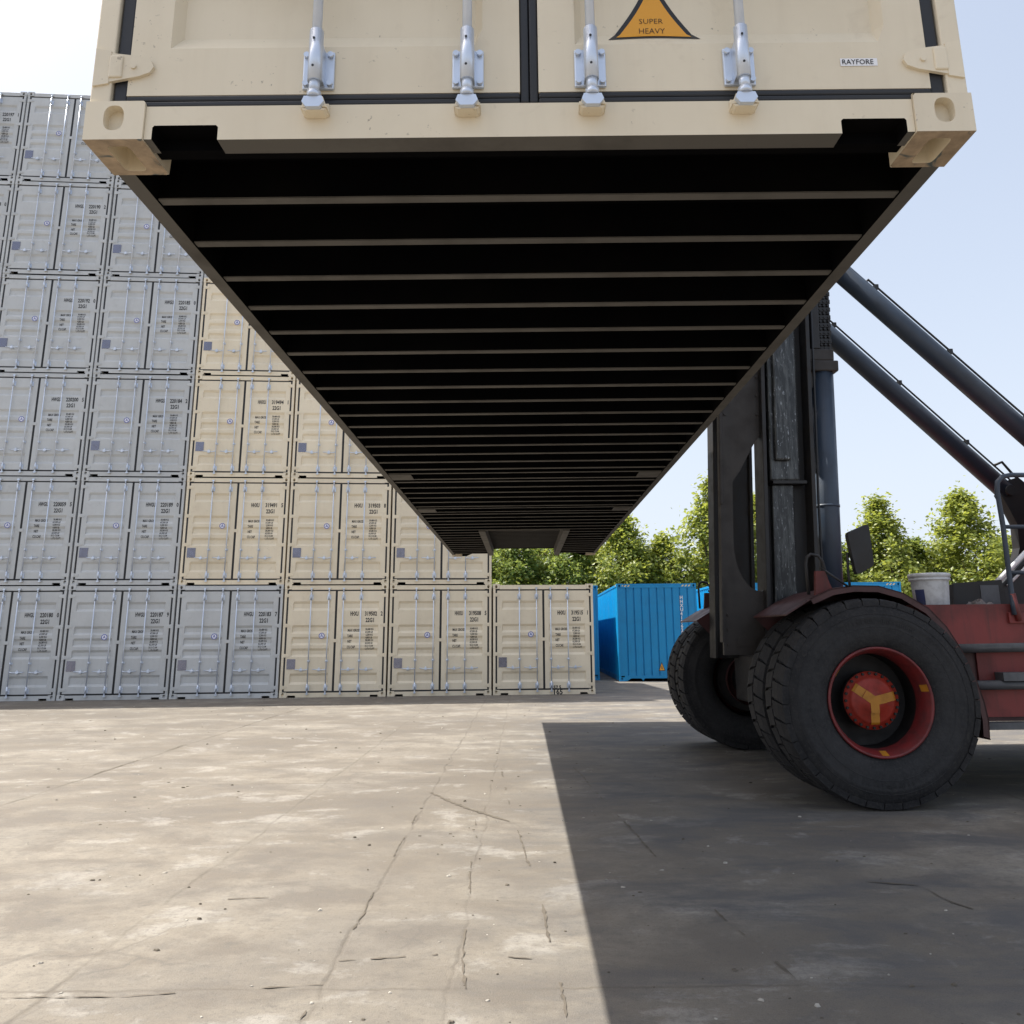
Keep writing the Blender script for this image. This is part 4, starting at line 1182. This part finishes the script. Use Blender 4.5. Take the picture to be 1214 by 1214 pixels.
spots = [  # x, y, height, kind, label
 (-9.5, 43, 7.2, 2, None), (-6.2, 42, 7.6, 0, None), (-3.3, 42.5, 7.4, 2, None), (-.4, 41.5, 6.6, 2, 'dark green tree left of centre behind the single tan container'),
 (2.3, 42, 6.9, 2, 'dark green tree above the right half of the single tan container'), (5.1, 42, 7.3, 1, 'bright tree right beside the far end of the raised container'),
 (7.2, 42.3, 6.3, 1, 'small bright tree between the raised container and the tall pointed tree'), (9.75, 41.5, 9.0, 0, 'tall pointed tree just left of the mast, above the blue container'),
 (12.4, 42.5, 8.4, 1, 'tree mostly hidden behind the mast of the lift truck'), (15.6, 42.4, 6.4, 2, 'low tree just right of the mast, left of the mirror'), (18.2, 41.7, 8.0, 0, 'slim pointed tree directly behind the mirror of the lift truck'),
 (20.3, 42.6, 6.0, 2, 'low tree between the mirror and the paint bucket'), (22.45, 41.6, 8.3, 1, 'broad leafy tree above the paint bucket'), (25.0, 42.5, 6.0, 0, 'tree behind the ladder handrail at the right edge'),
 (28.0, 42.2, 7.4, 1, None), (31.0, 42.3, 7.8, 0, None), (34.2, 42, 7.0, 2, None),
 (-8, 46.5, 6.9, 1, None), (-4.8, 46.5, 7.2, 2, None), (-1.8, 46.3, 7.0, 2, None), (1.0, 46.7, 7.0, 1, None), (3.8, 46.5, 6.7, 2, None), (6.4, 46.5, 6.4, 2, None), (11, 46.5, 7.0, 2, None), (14.2, 46.5, 6.6, 1, None), (17, 46.5, 6.3, 2, None), (20.2, 46.7, 5.9, 1, None), (24, 46.5, 6.0, 2, None), (27, 46.4, 6.3, 1, None), (30, 46.5, 6.6, 2, None)]
first = [True]*3
for i, (x, y, h, k, lab) in enumerate(spots):
    if first[k]: o = kinds[k]; first[k] = False
    else: o = copy_tree(kinds[k])
    o.location = (x, y, 0); s_ = h/kh[k]; wv = random.uniform(.95, 1.12)*(1 if s_ > .9 else 1.1)
    o.scale = (s_*wv, s_*wv, s_); o.rotation_euler.z = random.uniform(0, 6.28)
    if not lab: lab = 'green broadleaf tree in the back row, its crown merging with those in front' if y > 45 else 'green broadleaf tree of the front row, hidden by stacks or beyond the frame'
    tag(o, lab, 'tree', 'trees beyond the yard')

# power line far behind
pw = empty('power_line', (0, 58, 0)); tag(pw, 'thin power line sagging across the sky behind the trees', 'power line')
c = MB(); xa, xb = -34, 62
c.tube([(xa+(xb-xa)*k/24, 0, 7.9 - 1.1*(1-(2*k/24-1)**2)+.75) for k in range(25)], .018, 5); c.build('cable', M['rubber'], pw)
for xx in (xa, xb):
    c = MB(); c.tube([(xx, 0, 0), (xx, 0, 9.2)], [.16, .10], 10); c.box(xx-.06, xx+.06, -.8, .8, 8.5, 8.62); c.build('pole', M['concrete_pole'], pw)

# ------------------------------------------------------------------ ground
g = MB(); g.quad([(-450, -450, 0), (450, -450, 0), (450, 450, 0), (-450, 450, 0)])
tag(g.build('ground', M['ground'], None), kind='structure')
def crack_mesh(name, polylines, seed=2):
    rnd = random.Random(seed); c = MB()
    for pts, w, gap in polylines:
        fine = []
        for (a, b) in zip(pts, pts[1:]):
            l = math.hypot(b[0]-a[0], b[1]-a[1]); n = max(2, int(l/.035))
            for k in range(n):
                t = k/n; fine.append((a[0]+(b[0]-a[0])*t, a[1]+(b[1]-a[1])*t))
        px = 0; py = 0; prev = None; on = True
        for i, (x, y) in enumerate(fine):
            px = px*.92+rnd.gauss(0, .0032); py = py*.92+rnd.gauss(0, .0032)
            if rnd.random() < gap: on = not on
            ww = .6*w*max(.1, rnd.gauss(1, .6)) if on else 0
            j = min(i+1, len(fine)-1); dx, dy = fine[j][0]-fine[j-1][0], fine[j][1]-fine[j-1][1]; l = math.hypot(dx, dy) or 1
            nx, ny = -dy/l*ww, dx/l*ww
            cur = (c.bm.verts.new((x+px-nx, y+py-ny, .004)), c.bm.verts.new((x+px+nx, y+py+ny, .004))) if ww else None
            if prev and cur: c.bm.faces.new((prev[0], cur[0], cur[1], prev[1]))
            prev = cur
    for f in c.bm.faces:
        f.normal_update()
        if f.normal.z < 0: f.normal_flip()
    return tag(c.build(name, M['crack'], None, fix=False), kind='structure')
crack_mesh('ground_cracks', [
 ([(-.84, 7.88), (-.53, 7.31), (-.31, 6.97), (-.1, 6.67)], .02, .02), ([(-.23, 9.19), (-.16, 7.86), (-.04, 6.26), (.08, 4.9), (.13, 4.15), (.16, 3.2)], .009, .10),
 ([(-2.06, 3.62), (-1.57, 3.63), (-1.09, 3.7), (-.67, 3.77), (-.08, 3.74), (.4, 3.67)], .006, .14), ([(-.81, 3.97), (-.56, 4.0), (-.27, 4.06), (.07, 3.97)], .007, .18),
 ([(.53, 9.26), (.69, 7.27), (.86, 5.38), (1.01, 4.35), (1.1, 3.71), (1.2, 3.2)], .008, .10), ([(1.08, 4.47), (1.17, 4.21), (1.26, 4.03)], .006, .05),
 ([(1.95, 5.07), (2.2, 5.0), (2.24, 4.71), (2.3, 4.55)], .009, .04), ([(-.82, 3.0), (-.83, 5.1), (-.85, 7.2)], .006, .14), ([(-.24, 3.0), (-.3, 4.77), (-.38, 7.14)], .006, .15),
 ([(-1.60, 4.85), (-1.35, 4.88)], .006, .05), ([(-4.4, 7.4), (-4.46, 9.2), (-4.45, 12.6), (-4.38, 17)], .008, .06)])
# loose chips, flakes and grit
rnd = random.Random(5); c = MB()
for k in range(700):
    y = 2.6 + 15*rnd.random()**1.6; x = rnd.uniform(-.62, .55)*y + rnd.uniform(-.5, .5)
    r_ = rnd.choice((.003, .004, .005, .006, .008, .013))*(1+.04*y)
    n = rnd.randint(4, 6); a0 = rnd.random()*6; h_ = r_*rnd.uniform(.25, .6)
    st = rnd.uniform(.4, 1)
    lo = []; hi = []
    for q in range(n):
        a = a0+6.283*q/n; rr = r_*rnd.uniform(.6, 1.2)
        lo.append(c.bm.verts.new((x+rr*math.cos(a), y+st*rr*math.sin(a), .001))); hi.append(c.bm.verts.new((x+.7*rr*math.cos(a), y+.7*st*rr*math.sin(a), .001+h_*rnd.uniform(.6, 1.1))))
    mi = rnd.choice((0, 0, 1, 1, 1))
    c.bm.faces.new(hi).material_index = mi
    for q in range(n): c.bm.faces.new((lo[q], lo[(q+1) % n], hi[(q+1) % n], hi[q])).material_index = mi
tag(c.build('grit', [M['chip'], M['crack']], None), 'loose stone chips and grit scattered over the concrete', 'grit', None, 'stuff')

# ------------------------------------------------------------------ camera
F_PX, CAM_H, PIT, ROL, YAW, CX, CY = 973.601, 1.37959, .22114, -.00704, -.00187, 620.004, 533.962
cam = bpy.data.cameras.new('camera'); co = bpy.data.objects.new('camera', cam); COL.objects.link(co)
sy, cy = math.sin(YAW), math.cos(YAW)
f = Vector((-sy, cy, 0)); r = Vector((cy, sy, 0)); u = Vector((0, 0, 1))
f2 = f*math.cos(PIT)+u*math.sin(PIT); u2 = u*math.cos(PIT)-f*math.sin(PIT)
r3 = r*math.cos(ROL)+u2*math.sin(ROL); u3 = u2*math.cos(ROL)-r*math.sin(ROL)
mw = Matrix.Identity(4)
for i in range(3): mw[i][0], mw[i][1], mw[i][2] = r3[i], u3[i], -f2[i]
mw.translation = (0, 0, CAM_H); co.matrix_world = mw
cam.sensor_width = 36; cam.lens = 36*F_PX/1214
cam.shift_x = -(CX-607)/1214; cam.shift_y = (CY-607)/1214
cam.clip_start = .05; cam.clip_end = 2000
sc.camera = co

# ------------------------------------------------------------------ light
d = Vector((.548, -.11, -1)).normalized()
el = math.asin(-d.z); az = math.atan2(-d.x, -d.y)        # azimuth from +y towards +x
w = bpy.data.worlds.new('World'); sc.world = w; w.use_nodes = True
nt = w.node_tree; bg = nt.nodes['Background']
sky = nt.nodes.new('ShaderNodeTexSky'); sky.sky_type = 'NISHITA'; sky.sun_disc = False
sky.sun_elevation = el; sky.sun_rotation = az; sky.air_density = 1.0; sky.dust_density = 6.0; sky.ozone_density = 1.0; sky.altitude = 50
tcw = nt.nodes.new('ShaderNodeTexCoord'); sp = nt.nodes.new('ShaderNodeSeparateXYZ'); nt.links.new(tcw.outputs['Generated'], sp.inputs[0])
hz_ = math_n(nt, 'POWER', math_n(nt, 'SUBTRACT', 1, math_n(nt, 'ABSOLUTE', sp.outputs[2]), True), 2.6)   # milky haze low in the sky
colw = mix(nt, math_n(nt, 'ADD', .40, math_n(nt, 'MULTIPLY', hz_, .55)), sky.outputs[0], (4.1, 4.5, 5.1))
nt.links.new(colw, bg.inputs[0]); bg.inputs[1].default_value = .115
sl = bpy.data.lights.new('sun', 'SUN'); sl.energy = 4.6; sl.angle = rad(.5); sl.color = (1, .955, .875)
so = bpy.data.objects.new('sun', sl); COL.objects.link(so); so.rotation_euler = d.to_track_quat('-Z', 'Y').to_euler(); so.location = (-12, 4, 25)
sc.view_settings.view_transform = 'Standard'; sc.view_settings.look = 'None'
sc.view_settings.exposure = .95; sc.view_settings.gamma = 1
sc.cycles.max_bounces = 8; sc.cycles.diffuse_bounces = 4
